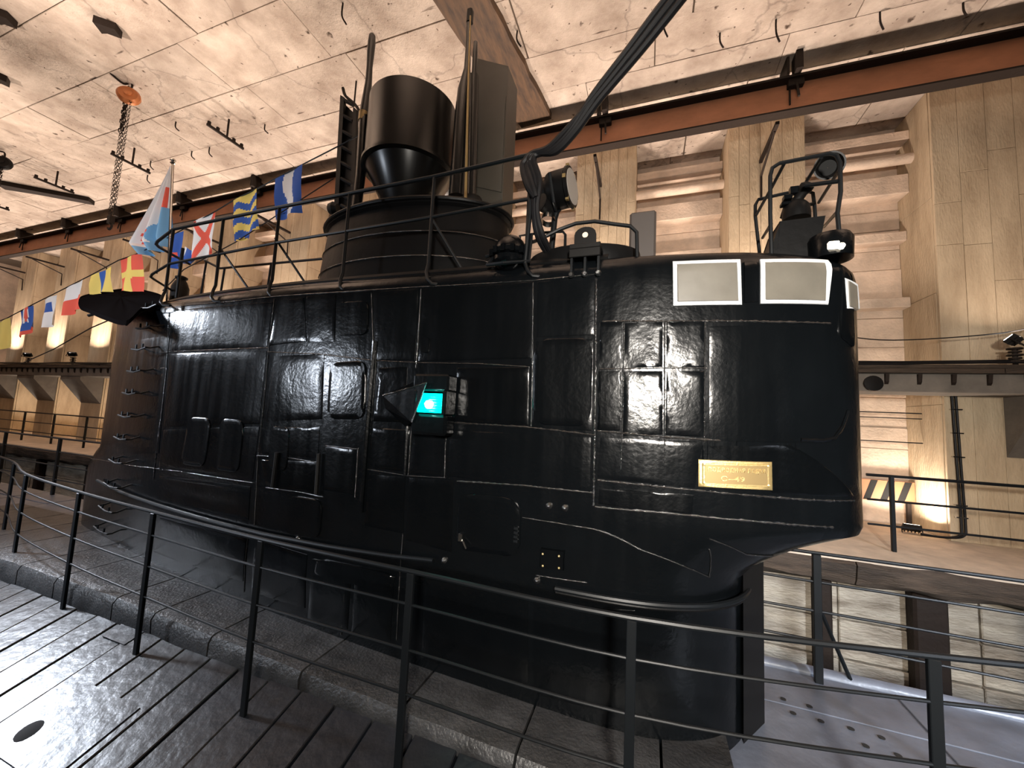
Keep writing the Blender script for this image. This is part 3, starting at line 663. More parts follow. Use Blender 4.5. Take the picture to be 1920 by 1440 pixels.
for q in ([(632, 568), (692, 564), (690, 628), (630, 630)], [(620, 680), (688, 676), (684, 786), (614, 786)], [(356, 782), (398, 784), (386, 876), (340, 870)], [(416, 784), (460, 788), (450, 886), (404, 880)],
          [(510, 798), (546, 802), (538, 884), (504, 878)], [(543, 928), (606, 938), (600, 1010), (536, 1000)], [(862, 924), (972, 934), (976, 1045), (856, 1030)], [(1002, 636), (1112, 634), (1108, 800), (998, 796)], [(792, 632), (806, 634), (804, 662), (790, 660)], [(596, 1046), (738, 1075), (736, 1110), (590, 1080)]):
    o = patch(q, 'access_cover', 'paint', .014, 10, rnd=.22)
    c0 = [hit(*p) for p in q]
# cab nose cover (right) and long side cover
patch([(1566, 492), (1592, 512), (1600, 655), (1572, 632)], 'nose_cover', 'paint', .012, 8, rnd=.2)
# weld seams
W_ = [[(340, 574), (430, 566), (515, 556), (650, 547), (790, 538), (1000, 526), (1120, 514)], [(300, 661), (400, 656), (503, 652)], [(503, 660), (600, 664), (700, 676), (786, 680)], [(786, 680), (900, 682), (992, 688)],
      [(838, 792), (980, 800), (1116, 816)], [(270, 875), (340, 884), (475, 905)], [(1118, 522), (1116, 700), (1113, 948)], [(1116, 950), (1250, 962), (1400, 976), (1560, 988)], [(1000, 530), (998, 700), (996, 800)],
      [(790, 542), (784, 640), (780, 690)], [(515, 560), (506, 640), (495, 760), (484, 860), (478, 985)], [(772, 800), (766, 890)], [(836, 806), (834, 896)], [(858, 902), (980, 910), (1114, 924)],
      [(484, 854), (540, 858), (600, 868)], [(500, 914), (560, 922), (606, 932)], [(612, 836), (670, 842)], [(1170, 606), (1168, 760), (1164, 880)], [(1246, 604), (1246, 870)], [(1322, 604), (1320, 830)], [(1130, 603), (1240, 603), (1330, 602), (1450, 604), (1556, 607)],
      [(1124, 692), (1240, 690), (1325, 690)], [(1120, 808), (1250, 820), (1350, 826)], [(1120, 900), (1250, 914), (1400, 928), (1500, 936), (1600, 938)], [(980, 970), (1115, 992), (1200, 1030), (1330, 1082)], [(1330, 1010), (1400, 1040), (1450, 1042)],
      [(697, 550), (700, 640), (706, 700)], [(318, 585), (312, 700), (300, 800), (288, 900)], [(672, 840), (666, 932)], [(690, 880), (766, 892), (836, 896)], [(652, 1060), (640, 1190)], [(756, 1000), (744, 1200)], [(1005, 1078), (1100, 1092)],
      [(590, 1048), (660, 1062), (740, 1082)], [(240, 700), (310, 690)], [(176, 862), (230, 870), (272, 876)], [(1330, 1030), (1330, 1080)], [(466, 1000), (458, 1110)]]
for i, q in enumerate(W_):
    big = i in (4, 6, 7, 13, 20, 22, 23)
    seam(q, .0058 if big else .0036, jit=.6 if big else .45, step=.013)
# doubling pipe / vertical round ribs
seam([(704, 640), (691, 800), (679, 960)], .018, 'vertical_rib', 'paint', 0, .01, .05, wand=0)
seam([(765, 798), (760, 890)], .014, 'vertical_rib', 'paint', 0, .008, .05, wand=0)
# dark vertical slots with stub fins
for q in ([(525, 848), (517, 912)], [(603, 850), (598, 925)]):
    seam(q, .017, 'fin_bar', 'matt', 0, .03, .05, wand=0)
# rubbing strake
def strake(pts, name='rubbing_strake'):
    c = [hit(*q) for q in pts]; us = [u for u, z in c]; o = []
    for (u0, z0), (u1, z1) in zip(c, c[1:]):
        for k in range(6): a = k/6; o.append(surf(u0+(u1-u0)*a, z0+(z1-z0)*a, .035))
    b = MB(); b.tube(o, .017, 8); return b.build(name, 'rail', tower, True)
strake([(190, 900), (230, 920), (280, 938), (400, 974), (500, 999), (620, 1022), (740, 1040), (834, 1050)])
c_ = [surf(u, .92, .04) for u in [78+i*2.2 for i in range(50)] if u < 187]
c_ = [p for p in c_ if p.x > -.72]; c_ += [Vector((p.x, 2*CYC-p.y, p.z)) for p in reversed(c_[-20:])]
b = MB(); b.tube(c_, .018, 8); b.build('rubbing_strake', 'rail', tower, True)
b = MB(); b.tube([p-Vector((0, 0, .03))-Vector((0, -.02, 0)) for p in c_], .012, 8); b.build('strake_bracket', 'paint2', tower, True)
# vertical stem plate at the front of the lower tower
b = MB(); b.prism([(.62, 3.02, -.02), (.80, 3.28, -.02), (.80, 3.34, -.02), (.60, 3.34, -.02)], (0, 0, 1.12)); b.build('stem_plate', 'matt', tower)
# windows
wins = [([(1261, 491), (1387, 487), (1390, 572), (1262, 574)]), ([(1424, 487), (1548, 488), (1550, 572), (1425, 570)]), ([(1580, 522), (1603, 534), (1607, 588), (1584, 580)])]
def inq(q, k):
    cx = sum(p[0] for p in q)/4; cy = sum(p[1] for p in q)/4; return [(cx+(p[0]-cx)*k[0], cy+(p[1]-cy)*k[1]) for p in q]
for i, q in enumerate(wins):
    fr = patch(q, 'window_frame', 'white', .016, 8)
    k = (.90, .86) if i < 2 else (.66, .84)
    pn = patch(inq(q, k), 'pane', 'pane', .021, 8, parent=fr)
for q in (inq(wins[0], (1.0, 1.0)), inq(wins[1], (1, 1))):
    pass
patch([(1394, 492), (1419, 492), (1420, 566), (1394, 568)], 'window_post', 'paint', .012, 6, wob=.01)
# runs in the paint below the window strip and round the plaque
for i in range(34):
    px = random.choice((random.uniform(1335, 1425), random.uniform(1335, 1425), random.uniform(1190, 1330), random.uniform(1440, 1560)))
    y0 = random.uniform(612, 700) if px > 1330 else random.uniform(822, 850)
    y1 = y0+random.uniform(60, 190) if px > 1330 else y0+random.uniform(40, 75)
    seam([(px, y0), (px+random.uniform(-2, 2), min(y1, 925))], random.uniform(.0018, .0034), 'paint_run', 'paint', .25, .001, .02)
# dent with bright edge
seam([(1500, 824), (1540, 826), (1562, 822), (1578, 800), (1588, 770)], .012, 'dented_lip', 'paint', .2, .004)
# port door low on the side, handle, hinges
c0 = hit(915, 1010)
b = MB(); p = surf(*hit(868, 1005), .03); b.box(p, (.03, .03, .05)); q_ = surf(*hit(880, 1025), .05); b.tube([p, q_], .008, 6); b.build('handle', 'chrome', tower, True)
p = surf(*hit(970, 1000), .02); b = MB()
for k in range(4): b.box(p+Vector((0, 0, .04-.028*k)), (.03, .03, .016))
b.build('hinge', 'rail', tower)
o = patch([(1016, 1026), (1060, 1032), (1058, 1068), (1014, 1062)], 'junction_cover', 'paint', .03, 4)
for q in ((1020, 1036), (1050, 1040), (1020, 1058), (1050, 1062)):
    p = surf(*hit(*q), .035); b = MB(); b.lathe([(.001, .004), (.006, .002), (.008, -.004)], p, 8, axis=(0, -1, 0)); b.build('brass_bolt', 'brass', o, True)
for q in ((1030, 948), (1060, 952), (834, 1050), (1008, 1087), (560, 1010)):
    p = surf(*hit(*q), .0); b = MB(); b.lathe([(.022, 0), (.022, .012), (.014, .02), (.006, .03), (.001, .032)], p, 10, axis=(0, -1, 0)); b.build('bolt', 'weld', tower, True)
# rungs on the stern edge
rc = [(302, 579), (292, 617), (284, 656), (275, 697), (266, 738), (258, 780), (250, 821), (241, 864), (232, 908), (222, 952), (212, 990)]
for x, y in rc:
    u, z = hit(x, y); o = []
    a, e = surf(u, z, 0), None
    w2 = 3.4
    L0, L1 = surf(u-w2, z, -.005), surf(u+w2, z, -.005); O0, O1 = surf(u-w2, z, .11), surf(u+w2, z, .11)
    b = MB(); b.tube([L0+Vector((0, 0, .03)), L0.lerp(O0, .7), O0, O0.lerp(O1, .5)-Vector((0, 0, .02)), O1, L1.lerp(O1, .7), L1+Vector((0, 0, .03))], .0095, 6)
    for f_ in (.3, .75):
        pp = O0.lerp(O1, f_); b.tube([pp, pp+Vector((0, 0, .045))], .010, 6)
    b.build('rung', 'rail', tower, True)
# side light
g = thing('green_side_light', 'wedge-shaped side light housing with glowing green lamp on the tower flank', 'navigation light', (-1.6, 2.5, 2.1))
pf = 2.55
def fp(px, py, d): # a point d in front of the flank
    return at(px, py, pf-d)
Pt = dict(tip=fp(718, 742, .04), tipb=fp(722, 765, .03), tu=fp(800, 718, .17), td=fp(772, 792, .15), ru=fp(842, 716, .17), rd=fp(842, 806, .15))
b = MB()
bu = [at(730, 735, pf), at(845, 704, pf), at(850, 812, pf), at(760, 800, pf)]
vs = [Pt['tip'], Pt['tipb'], Pt['tu'], Pt['td'], bu[0], bu[1], bu[3], at(800, 706, pf)]
b.add(vs, [(0, 1, 3, 2), (0, 2, 7, 4), (1, 6, 3), (0, 4, 6, 1), (2, 3, 6, 7)]); b.build('fairing', 'paint', g)
b = MB(); b.tube(dense([Pt['tip'], Pt['tu']], .03), .006, 6, jit=.4); b.tube(dense([Pt['tu'], Pt['td']], .03), .005, 6, jit=.4); b.build('weld_edge', 'weld', g, True)
xl, xr = fp(788, 757, .1).x, fp(834, 757, .1).x; zt, zb = fp(810, 738, .1).z, fp(810, 774, .1).z
yb = pf; yf = pf-.15
b = MB(); b.bev(xl-.05, xr+.04, yf+.01, yb, zt+.015, zt+.14, .015); b.build('hood', 'paint', g)
b = MB(); b.bev(xl-.05, xr+.04, yf+.01, yb, zb-.16, zb-.01, .02); b.build('bracket', 'paint', g)
b = MB(); b.bev(xr, xr+.035, yf, yb, zb-.01, zt+.02, .006); b.bev(xl-.03, xl, yf, yb, zb-.01, zt+.02, .006); b.bbox(xl, xr, yb-.02, yb, zb, zt); b.build('lamp_case', 'paint', g)
b = MB()
for k in range(8):
    z0 = zb+(zt-zb)*k/8; b.tube([(xl, yf+.02, z0+.01), ((xl+xr)/2, yf+.008, z0+.01), (xr, yf+.02, z0+.01)], .0065, 8)
b.bbox(xl, xr, yf+.02, yf+.03, zb, zt)
ln = b.build('fresnel_lens', 'green', g, True)
b = MB(); bc = Vector(((xl+xr)/2+.005, yf-.004, (zt+zb)/2-.004)); b.lathe([(.001, .02), (.02, .018), (.032, .0), (.028, -.02), (.015, -.036), (.001, -.038)], bc, 16); b.build('bulb', 'greencore', g, True)
l = bpy.data.lights.new('green_glow', 'POINT'); l.energy = 2; l.color = (0, .9, .75); l.shadow_soft_size = .04; lo = bpy.data.objects.new('green_glow', l); COL.objects.link(lo); lo.location = ((xl+xr)/2, yf-.06, (zt+zb)/2)
# brass plaque
pq = [(1309, 861), (1446, 866), (1447, 919), (1309, 912)]
hc = [hit(*q) for q in pq]; cc = [surf(u, z, .0) for u, z in hc]
pl = patch(pq, 'name_plaque', 'brass', .012, 6); pl['label'] = 'engraved brass name plaque'
fr = patch(inq(pq, (.92, .80)), 'raised_border', 'brass', .017, 6, parent=pl)
patch(inq(pq, (.87, .70)), 'plaque_field', 'brass2', .0185, 6, parent=pl)
ctr = sum(cc, Vector())/4; ux = (cc[1]-cc[0]).normalized(); uz = Vector((0, 0, 1)); nn = ux.cross(uz).normalized()
def text(s_, a0, a1, b0, b1):       # lettering fitted to a box of the plaque (fractions across and down)
    cu = bpy.data.curves.new('lettering', 'FONT'); cu.body = s_; cu.size = 1; cu.extrude = .06; cu.space_character = 1.15; cu.offset = .012
    o = bpy.data.objects.new('tmp', cu); COL.objects.link(o); bpy.context.view_layer.update()
    me = bpy.data.meshes.new_from_object(o.evaluated_get(bpy.context.evaluated_depsgraph_get())); bpy.data.objects.remove(o)
    xs = [v.co.x for v in me.vertices]; ys = [v.co.y for v in me.vertices]; x0, x1, y0, y1 = min(xs), max(xs), min(ys), max(ys)
    for v in me.vertices:
        a = a0+(a1-a0)*(v.co.x-x0)/(x1-x0); b_ = b1+(b0-b1)*(v.co.y-y0)/(y1-y0)
        u = (1-b_)*((1-a)*hc[0][0]+a*hc[1][0])+b_*((1-a)*hc[3][0]+a*hc[2][0]); z = (1-b_)*((1-a)*hc[0][1]+a*hc[1][1])+b_*((1-a)*hc[3][1]+a*hc[2][1])
        v.co = surf(u, z, .0225 if v.co.z > 0 else .017)
    me.materials.append(M['brass']); ob = bpy.data.objects.new('lettering', me); COL.objects.link(ob); ob.parent = pl; return ob
text('ПОДВОДНАЯ ЛОДКА', .11, .89, .25, .44); text('С–49', .27, .58, .55, .74)
for q in inq(pq, (.86, .68)):
    p = surf(*hit(*q), .02); b = MB(); b.lathe([(.007, 0), (.007, .004), (.001, .006)], p, 8, axis=(0, -1, 0)); b.build('screw', 'brass', pl, True)
# ---- top of tower: bulwark lip, aft
b = MB(); lip = [surf(u, 3.13, .0) for u in range(30, 112, 3)]; P = []
for p in lip: P.append([p+Vector((0, .06, -.02)), p+Vector((0, .03, .03)), p+Vector((0, .05, .06)), p+Vector((0, .2, .05))])
b.grid(P); b.build('deck_edge_lip', 'paint2', tower, True)
# stern awning (folded black canvas)
aw = thing('stern_canopy', 'black folded canvas canopy spreading from the stern end of the tower top', 'canopy', (-6.5, 3, 3))
oc = [(150, 562), (185, 552), (240, 546), (275, 552), (304, 562), (285, 574), (262, 588), (236, 610), (200, 600), (170, 588), (150, 580)]
dY = [3.35, 3.5, 3.55, 3.4, 2.75, 2.68, 2.6, 2.45, 2.5, 2.7, 3.0]
rim = [at(x, y, Y) for (x, y), Y in zip(oc, dY)]; cen = at(225, 572, 2.95)
b = MB(); rr = smoothpts(rim, 5, True); n = len(rr); P = []
for lv in range(7):
    a = lv/6; row = []
    for i, p in enumerate(rr):
        q = cen.lerp(p, a); q = q+Vector((0, 0, .008*math.sin(i*.35+a*3)*a+.012*math.sin(i*1.1)*a*(1-a)*2)); row.append(q)
    row.append(row[0]); P.append(row)
b.grid(P); P2 = [[p+Vector((0, 0, .05+.06*(1-(i/6)))) for p in r] for i, r in enumerate(P)]; b.grid(P2); b.grid([P[-1], P2[-1]])
b.build('canvas', 'tarp', aw, True)
b = MB(); b.tube([at(165, 592, 2.7), at(215, 577, 2.85), at(300, 563, 2.75)], .018, 6); b.tube([at(236, 609, 2.47), at(262, 585, 2.62), at(300, 565, 2.72)], .015, 6); b.build('frame_rod', 'matt', aw, True)
# ---- railing on the tower
tr = thing('tower_railing', 'black tubular railing with braces on top of the tower, aft of the searchlight', 'railing', (-3, 2.6, 3.1))
RY = 2.6
posts = [(-5.0, 3.9), (-4.2, 3.92), (-3.41, 3.93), (-2.56, 3.93), (-1.69, 3.94), (-.86, 3.95)]
for i, (x, z) in enumerate(posts):
    dx = 0
    b = MB(); b.tube([(x, RY, z), (x, RY, 3.20), (x, RY-.02, 3.13), (x+.03, RY-.045, 3.06), (x+.07, RY-.04, 3.02), (x+.13, RY-.01, 3.02)], .0145, 8); b.build('post', 'rail', tr, True)
    if i in (1, 2, 4):
        b = MB(); b.tube([(x-.02, RY, 3.62), (x+.24, RY+.22, 3.16)], .012, 6); b.build('brace', 'rail', tr, True)
b = MB(); b.tube([(-5.9, 3.3, 3.86), (-5.66, 2.82, 3.86), (-5.60, 2.76, 3.865), (-5.5, 2.72, 3.87), (-5.0, 2.6, 3.9), (-3.4, 2.6, 3.93), (-1.7, 2.6, 3.95), (-.84, 2.58, 3.97)], .0165, 8); b.build('rail', 'rail', tr, True)
b = MB(); b.tube([(-6.6, 3.85, 3.48), (-5.68, 2.82, 3.46), (-5.62, 2.76, 3.46), (-5.5, 2.71, 3.465), (-5.0, 2.6, 3.5), (-3.4, 2.6, 3.57), (-1.7, 2.6, 3.6), (-.84, 2.58, 3.62)], .0135, 8); b.build('rail', 'rail', tr, True)
b = MB(); b.tube([(-5.35, 2.9, 3.85), (-5.35, 2.9, 3.12)], .018, 8); b.build('post', 'rail', tr, True)
b = MB(); b.tube([(-.86, 2.58, 3.97), (-.84, 2.58, 3.5), (-.86, 2.58, 3.12)], .017, 8); b.build('end_post', 'rail', tr, True)
tr2 = thing('tower_railing', 'low far-side tubular railing on the tower top behind the flags', 'railing', (-5, 4.0, 3.1))
b = MB(); b.tube([(-6.78, 4.0, 4.28), (-6.4, 4.0, 4.12), (-4.2, 4.0, 4.08), (-3.3, 4.0, 4.08)], .018, 8); b.build('rail', 'rail', tr2, True)
for x, z in ((-6.75, 4.26), (-6.3, 4.1), (-5.3, 4.1), (-4.25, 4.08)):
    b = MB(); b.tube([(x, 4.0, z), (x, 3.96, 3.10)], .016, 8); b.build('post', 'rail', tr2, True)
# small cowl behind the stern rail
b = MB(); p = at(338, 540, 3.3); b.lathe([(.10, -.3), (.10, 0), (.07, .08), (.05, .11), (.07, .13), (.07, .15), (.03, .17)], p-Vector((0, 0, 0)), 16)
tag(b.build('vent_cowl', 'matt', smooth=True), 'small black bottle-shaped vent behind the stern railing', 'vent')
# ---- mast fairing drum
ft = thing('mast_fairing', 'big black oval drum on the tower top that carries the masts', 'mast housing', (-2.45, 3.35, 3.12))
def oval(a, b_, cx, cy, z, n=48): return [Vector((cx+a*math.cos(2*math.pi*k/n), cy+b_*math.sin(2*math.pi*k/n), z)) for k in range(n)]
b = MB(); P = []
for a, b_, z in ((1.13, .60, 3.12), (1.12, .59, 3.5), (1.07, .56, 3.92), (1.10, .59, 3.94), (1.10, .59, 3.99), (1.04, .54, 4.0)):
    r = oval(a, b_, -2.42, 3.42, z); r.append(r[0]); P.append(r)
b.grid(P); b.add(P[-1][:-1], [tuple(range(48))]); b.build('drum', 'paint2', ft, True)
for z in (3.42, 3.66):
    r = [p for p in oval(1.127-(z-3.5)*.1, .594-(z-3.5)*.06, -2.42, 3.42, z)]; b = MB(); b.tube(r, .006, 6, closed=True); b.build('weld_seam', 'weld', ft, True)
r = oval(1.105, .595, -2.42, 3.42, 3.975); b = MB(); b.tube(r, .022, 8, closed=True); b.build('rim', 'paint2', ft, True)
b = MB(); b.lathe([(.06, 0), (.08, .05), (.06, .1), (.03, .12)], at(634, 392, 3.3), 12, axis=(-1, -.3, 0)); b.build('rim_lug', 'matt', ft, True)
# funnel
fx, fy = -2.52, 3.38
fn = thing('exhaust_funnel', 'wide black cylindrical funnel with conical base above the drum', 'funnel', (fx, fy, 4.16))
R_ = .475
b = MB(); b.lathe([(R_-.03, 4.63), (R_+.015, 4.63), (R_+.02, 4.60), (R_, 4.62), (R_, 5.35), (R_-.012, 5.36), (R_-.02, 5.35), (R_-.02, 4.65)], (fx, fy, 0), 64, cap=False); b.build('cylinder', 'mast', fn, True)
b = MB(); b.lathe([(.001, 4.7), (R_-.02, 4.7)], (fx, fy, 0), 48, cap=False); b.build('inner_floor', 'matt', fn)
b = MB(); b.lathe([(.22, 4.16), (.24, 4.18), (R_-.02, 4.59), (R_+.03, 4.60), (R_+.03, 4.63), (R_-.1, 4.64)], (fx, fy, 0), 48); b.build('cone', 'mast', fn, True)
b = MB(); b.lathe([(.31, 3.99), (.32, 4.04), (.27, 4.06), (.26, 4.10), (.29, 4.11), (.29, 4.15), (.22, 4.17)], (fx, fy, 0), 40); b.build('flange', 'mast', fn, True)
# periscope left
pm = thing('attack_periscope', 'tall dark periscope mast with rounded paddle tip left of the funnel', 'periscope', (-3.12, 3.3, 4.1))
x0 = at(668, 400, 3.2); xt = at(697, 70, 3.2)
b = MB(); zz = x0.z-.15
pts = [(x0.x, 3.2, 4.10), at(676, 330, 3.2), at(683, 215, 3.2)]; b.tube(pts, .052, 16); b.build('tube', 'mast', pm, True)
b = MB(); b.cyl(at(681, 228, 3.2), at(683, 212, 3.2), .056, seg=16); b.build('brass_band', 'brass2', pm, True)
b = MB(); b.tube([at(683, 212, 3.2), at(687, 185, 3.2), at(691, 155, 3.2), at(693, 125, 3.2), at(695, 100, 3.2), at(697, 80, 3.2), at(698, 68, 3.2), at(698, 64, 3.2)], [.052, .046, .037, .033, .04, .042, .036, .02], 16); b.build('head', 'mast', pm, True)
# lattice panel
lp = thing('radar_frame', 'flat black perforated antenna frame standing left of the periscope', 'antenna', (-3.45, 3.4, 4.1))
q0 = [at(638, 178, 3.45), at(668, 205, 3.45), at(664, 395, 3.45), at(626, 392, 3.45)]
b = MB()
b.prism([q0[0], at(645, 182, 3.45), at(634, 392, 3.45), q0[3]], (0, .04, 0)); b.prism([at(662, 200, 3.45), q0[1], q0[2], at(656, 395, 3.45)], (0, .04, 0)); b.build('frame', 'matt', lp)
for y in (185, 215, 245, 275, 305, 335, 365, 385):
    b = MB(); b.tube([at(640, y, 3.47), at(662, y+12, 3.47)], .022, 6); b.build('crossbar', 'matt', lp, True)
b = MB(); b.prism([at(641, 190, 3.5), at(664, 212, 3.5), at(660, 395, 3.5), at(628, 395, 3.5)], (0, .03, 0)); b.build('back_plate', 'matt', lp)
b = MB(); b.tube(smoothpts([at(643, 165, 3.4), at(648, 180, 3.4), at(665, 195, 3.4), at(676, 212, 3.4)], 4), .018, 6); b.tube([at(668, 152, 3.4), at(664, 195, 3.4)], .01, 5); b.build('arm', 'darksteel', lp, True)
# right masts
sm = thing('snorkel_mast', 'tall grey slab-sided mast fairing right of the funnel', 'mast', (-1.65, 3.5, 4.1))
b = MB(); b.prism([at(889, 108, 3.45), at(953, 124, 3.45), at(941, 400, 3.45), at(868, 385, 3.45)], (0, .3, 0)); b.build('fairing', 'slab', sm)
b = MB(); b.prism([at(896, 170, 3.44), at(948, 180, 3.44), at(940, 360, 3.44), at(892, 350, 3.44)], (0, .012, 0)); b.build('cover_plate', 'slab', sm)
m2 = thing('search_periscope', 'thin tall periscope beside the slab mast, tip reaching the roof timber', 'periscope', (-1.8, 3.3, 4.1))
b = MB(); b.tube([at(857, 370, 3.22), at(862, 300, 3.22), at(867, 220, 3.22), at(871, 170, 3.22), at(876, 130, 3.22), at(878, 90, 3.22), at(879, 45, 3.22)], [.085, .085, .08, .07, .035, .028, .026], 14); b.build('tube', 'mast', m2, True)
b = MB(); b.bev(*(lambda p: (p.x-.03, p.x+.03, p.y-.03, p.y+.03, p.z-.06, p.z+.1))(at(881, 35, 3.22)), .012); b.build('head', 'matt', m2)
m3 = thing('whip_antenna_tube', 'slim stepped tube standing just right of the tall periscope', 'antenna', (-1.65, 3.2, 4.1))
b = MB(); b.tube([at(884, 378, 3.15), at(886, 300, 3.15), at(889, 142, 3.15)], .045, 12); b.build('lower_tube', 'mast', m3, True)
b = MB(); b.tube([at(889, 142, 3.15), at(891, 100, 3.15), at(892, 80, 3.15), at(893, 77, 3.15)], [.026, .026, .022, .01], 12); b.build('upper_tube', 'mast', m3, True)
b = MB(); b.cyl(at(884, 380, 3.15)-Vector((0, 0, .02)), at(884, 374, 3.15), .1, seg=16); b.build('base', 'matt', m3, True)
m4 = thing('thin_mast_rod', 'thin pale-edged rod in front of the tall periscope', 'rod', (-1.8, 3.1, 4.1))
b = MB(); b.tube([at(873, 378, 3.05), at(876, 240, 3.05), at(879, 120, 3.05), at(882, 30, 3.1)], [.014, .012, .010, .008], 8); b.build('rod', 'brass2', m4, True)
# ---- dome lamp
dl = thing('dome_lamp', 'black glass dome lamp on a bracket at the tower edge below the railing end', 'lamp', (-1.15, 2.62, 3.13))
c0 = at(957, 472, 2.62)
b = MB(); b.lathe([(.125, 0), (.12, .03), (.10, .07), (.07, .10), (.03, .12), (.001, .125)], c0, 24); b.build('dome', 'paint', dl, True)
b = MB(); b.lathe([(.04, -.16), (.10, -.12), (.13, -.09), (.13, -.06), (.12, -.05), (.14, -.04), (.14, -.01), (.125, .0), (.12, .02)], c0, 24); b.build('collar', 'paint', dl, True)
b = MB(); b.tube([c0+Vector((-.2, 0, -.02)), c0+Vector((-.1, -.02, -.01)), c0+Vector((-.14, -.1, -.13)), c0+Vector((0, -.13, -.14)), c0+Vector((.16, -.03, -.1)), c0+Vector((.16, .0, .12))], .014, 6); b.build('guard', 'rail', dl, True)
for k in range(5):
    a = -2.6+k*.5; b = MB(); b.box(c0+Vector((.14*math.cos(a), .14*math.sin(a), -.03)), (.03, .03, .05)); b.build('lug', 'paint', dl)
# ---- searchlight
s = thing('searchlight', 'round black signal searchlight with grey glass on a post', 'searchlight', (-.78, 2.9, 3.15))
c0 = at(1052, 356, 2.9); ax = Vector((.99, -.14, .03)).normalized()
b = MB(); b.lathe([(.03, -.20), (.08, -.19), (.10, -.15), (.105, -.10), (.14, -.09), (.15, -.07), (.15, .06), (.16, .07), (.16, .09), (.145, .095)], c0, 32, axis=ax); b.build('barrel', 'paint2', s, True)
b = MB(); b.lathe([(.001, .099), (.138, .098), (.138, .09)], c0, 32, axis=ax, cap=False); b.build('glass', 'glassgrey', s, True)
b = MB(); b.tube([Vector((c0.x-.06, 2.9, c0.z+.05))+Vector((0, -.16, 0)), c0+Vector((-.03, -.10, -.16)), c0+Vector((-.03, .0, -.2)), c0+Vector((0, .13, -.05))], .014, 6); b.build('yoke', 'rail', s, True)
b = MB(); pb = at(1034, 462, 2.9); b.tube([c0+Vector((-.03, 0, -.19)), at(1040, 410, 2.9), Vector((pb.x-.01, 2.9, 3.16))], .024, 10); b.build('post', 'rail', s, True)
b = MB()
for a in (0, 1.05, 2.1, 3.14, 4.2, 5.2):
    q = ax.to_track_quat('Z', 'Y').to_matrix(); p = c0+q@Vector((.155*math.cos(a), .155*math.sin(a), .08)); b.box(p, (.025, .025, .03))
b.build('clip', 'brass2', s)
b = MB(); b.lathe([(.02, -.08), (.05, -.06), (.055, .05), (.075, .07), (.06, .075)], at(1024, 388, 2.86), 20, axis=(-.5, -.8, .1)); hn = b.build('horn', 'matt', s, True)
b = MB(); b.lathe([(.055, .05), (.06, .10), (.058, .1)], at(1030, 398, 2.9), 20, axis=(0, -.3, -1), cap=False); b.build('horn_ring', 'chrome', s, True)
# ---- lug plate and coaming on cab roof edge
k_ = thing('lifting_lug', 'black plate with round-topped eye on three legs at the tower edge', 'lug', (-.5, 2.6, 3.1))
c0 = at(1097, 447, 2.58)
b = MB(); pts = [c0+Vector((-.075, 0, -.10)), c0+Vector((.075, 0, -.10))]+[c0+Vector((.075*math.cos(a), 0, .03+.055*math.sin(a))) for a in [i*math.pi/8 for i in range(9)]]
hole = [c0+Vector((.018*math.cos(2*math.pi*i/10), 0, .025+.018*math.sin(2*math.pi*i/10))) for i in range(10)]
b.prism(pts, (0, .02, 0)); b.build('eye_plate', 'matt', k_)
b = MB(); b.cyl(c0+Vector((0, -.003, .025)), c0+Vector((0, .0, .025)), .02, seg=14); b.build('eye_hole', 'wall', k_)
p0, p1 = at(1069, 462, 2.56), at(1127, 457, 2.56)
b = MB(); b.bev(p0.x, p1.x, 2.53, 2.70, p1.z-.03, p1.z+.005, .004); b.bev(p0.x, p1.x, 2.53, 2.545, p1.z-.09, p1.z-.03, .004); b.build('top_plate', 'matt', k_)
for px in (1073, 1098, 1123):
    q = at(px, 465, 2.555); b = MB(); b.bbox(q.x-.008, q.x+.008, 2.545, 2.60, 2.98, q.z); b.build('leg', 'rail', k_)
    b = MB(); b.lathe([(.02, -.012), (.022, 0), (.014, .012)], (q.x, 2.545, 3.0), 8, axis=(0, -1, 0)); b.build('bolt', 'weld', k_, True)
b = MB(); P = []
cxm, cym = (-.88-.12)/2, 2.95
for a, b_, z in ((.42, .26, 3.13), (.44, .28, 3.2), (.43, .27, 3.28), (.38, .22, 3.30)):
    r = oval(a, b_, cxm, cym, z, 36); r.append(r[0]); P.append(r)
b.grid(P); b.add(P[-1][:-1], [tuple(range(36))]); tag(b.build('bridge_coaming', 'paint2', smooth=True), 'low rounded black coaming round the bridge opening behind the lug plate', 'coaming')
# arch rails
ar = thing('bridge_rail', 'bent black rail arching over the bridge opening right of the searchlight', 'railing', (-.4, 2.75, 3.15))
b = MB(); b.tube([(-.84, 2.62, 3.30), at(1010, 450, 2.72), at(1050, 430, 2.75), at(1080, 419, 2.75), at(1115, 415, 2.75), at(1150, 420, 2.75), at(1182, 424, 2.75), at(1194, 436, 2.75), (at(1196, 450, 2.75).x, 2.75, 3.12)], .014, 8); b.build('rail', 'rail', ar, True)
ar = thing('bridge_rail', 'second thin rail on the far side of the bridge behind the searchlight post', 'railing', (-.6, 3.3, 3.15))
b = MB(); b.tube([(at(975, 442, 3.3).x, 3.3, 3.15), at(975, 442, 3.3), at(1020, 436, 3.3), at(1055, 434, 3.3), at(1060, 440, 3.3), (at(1061, 450, 3.3).x, 3.3, 3.15)], .013, 8); b.build('rail', 'rail', ar, True)
b = MB(); p0, p1 = at(1182, 407, 3.9), at(1224, 425, 3.9); b.bev(p0.x, p1.x+.03, 3.75, 3.98, 3.1, p0.z-.03, .02); tag(b.build('equipment_box', 'grey'), 'dark grey box standing on the far side of the cab roof', 'box')
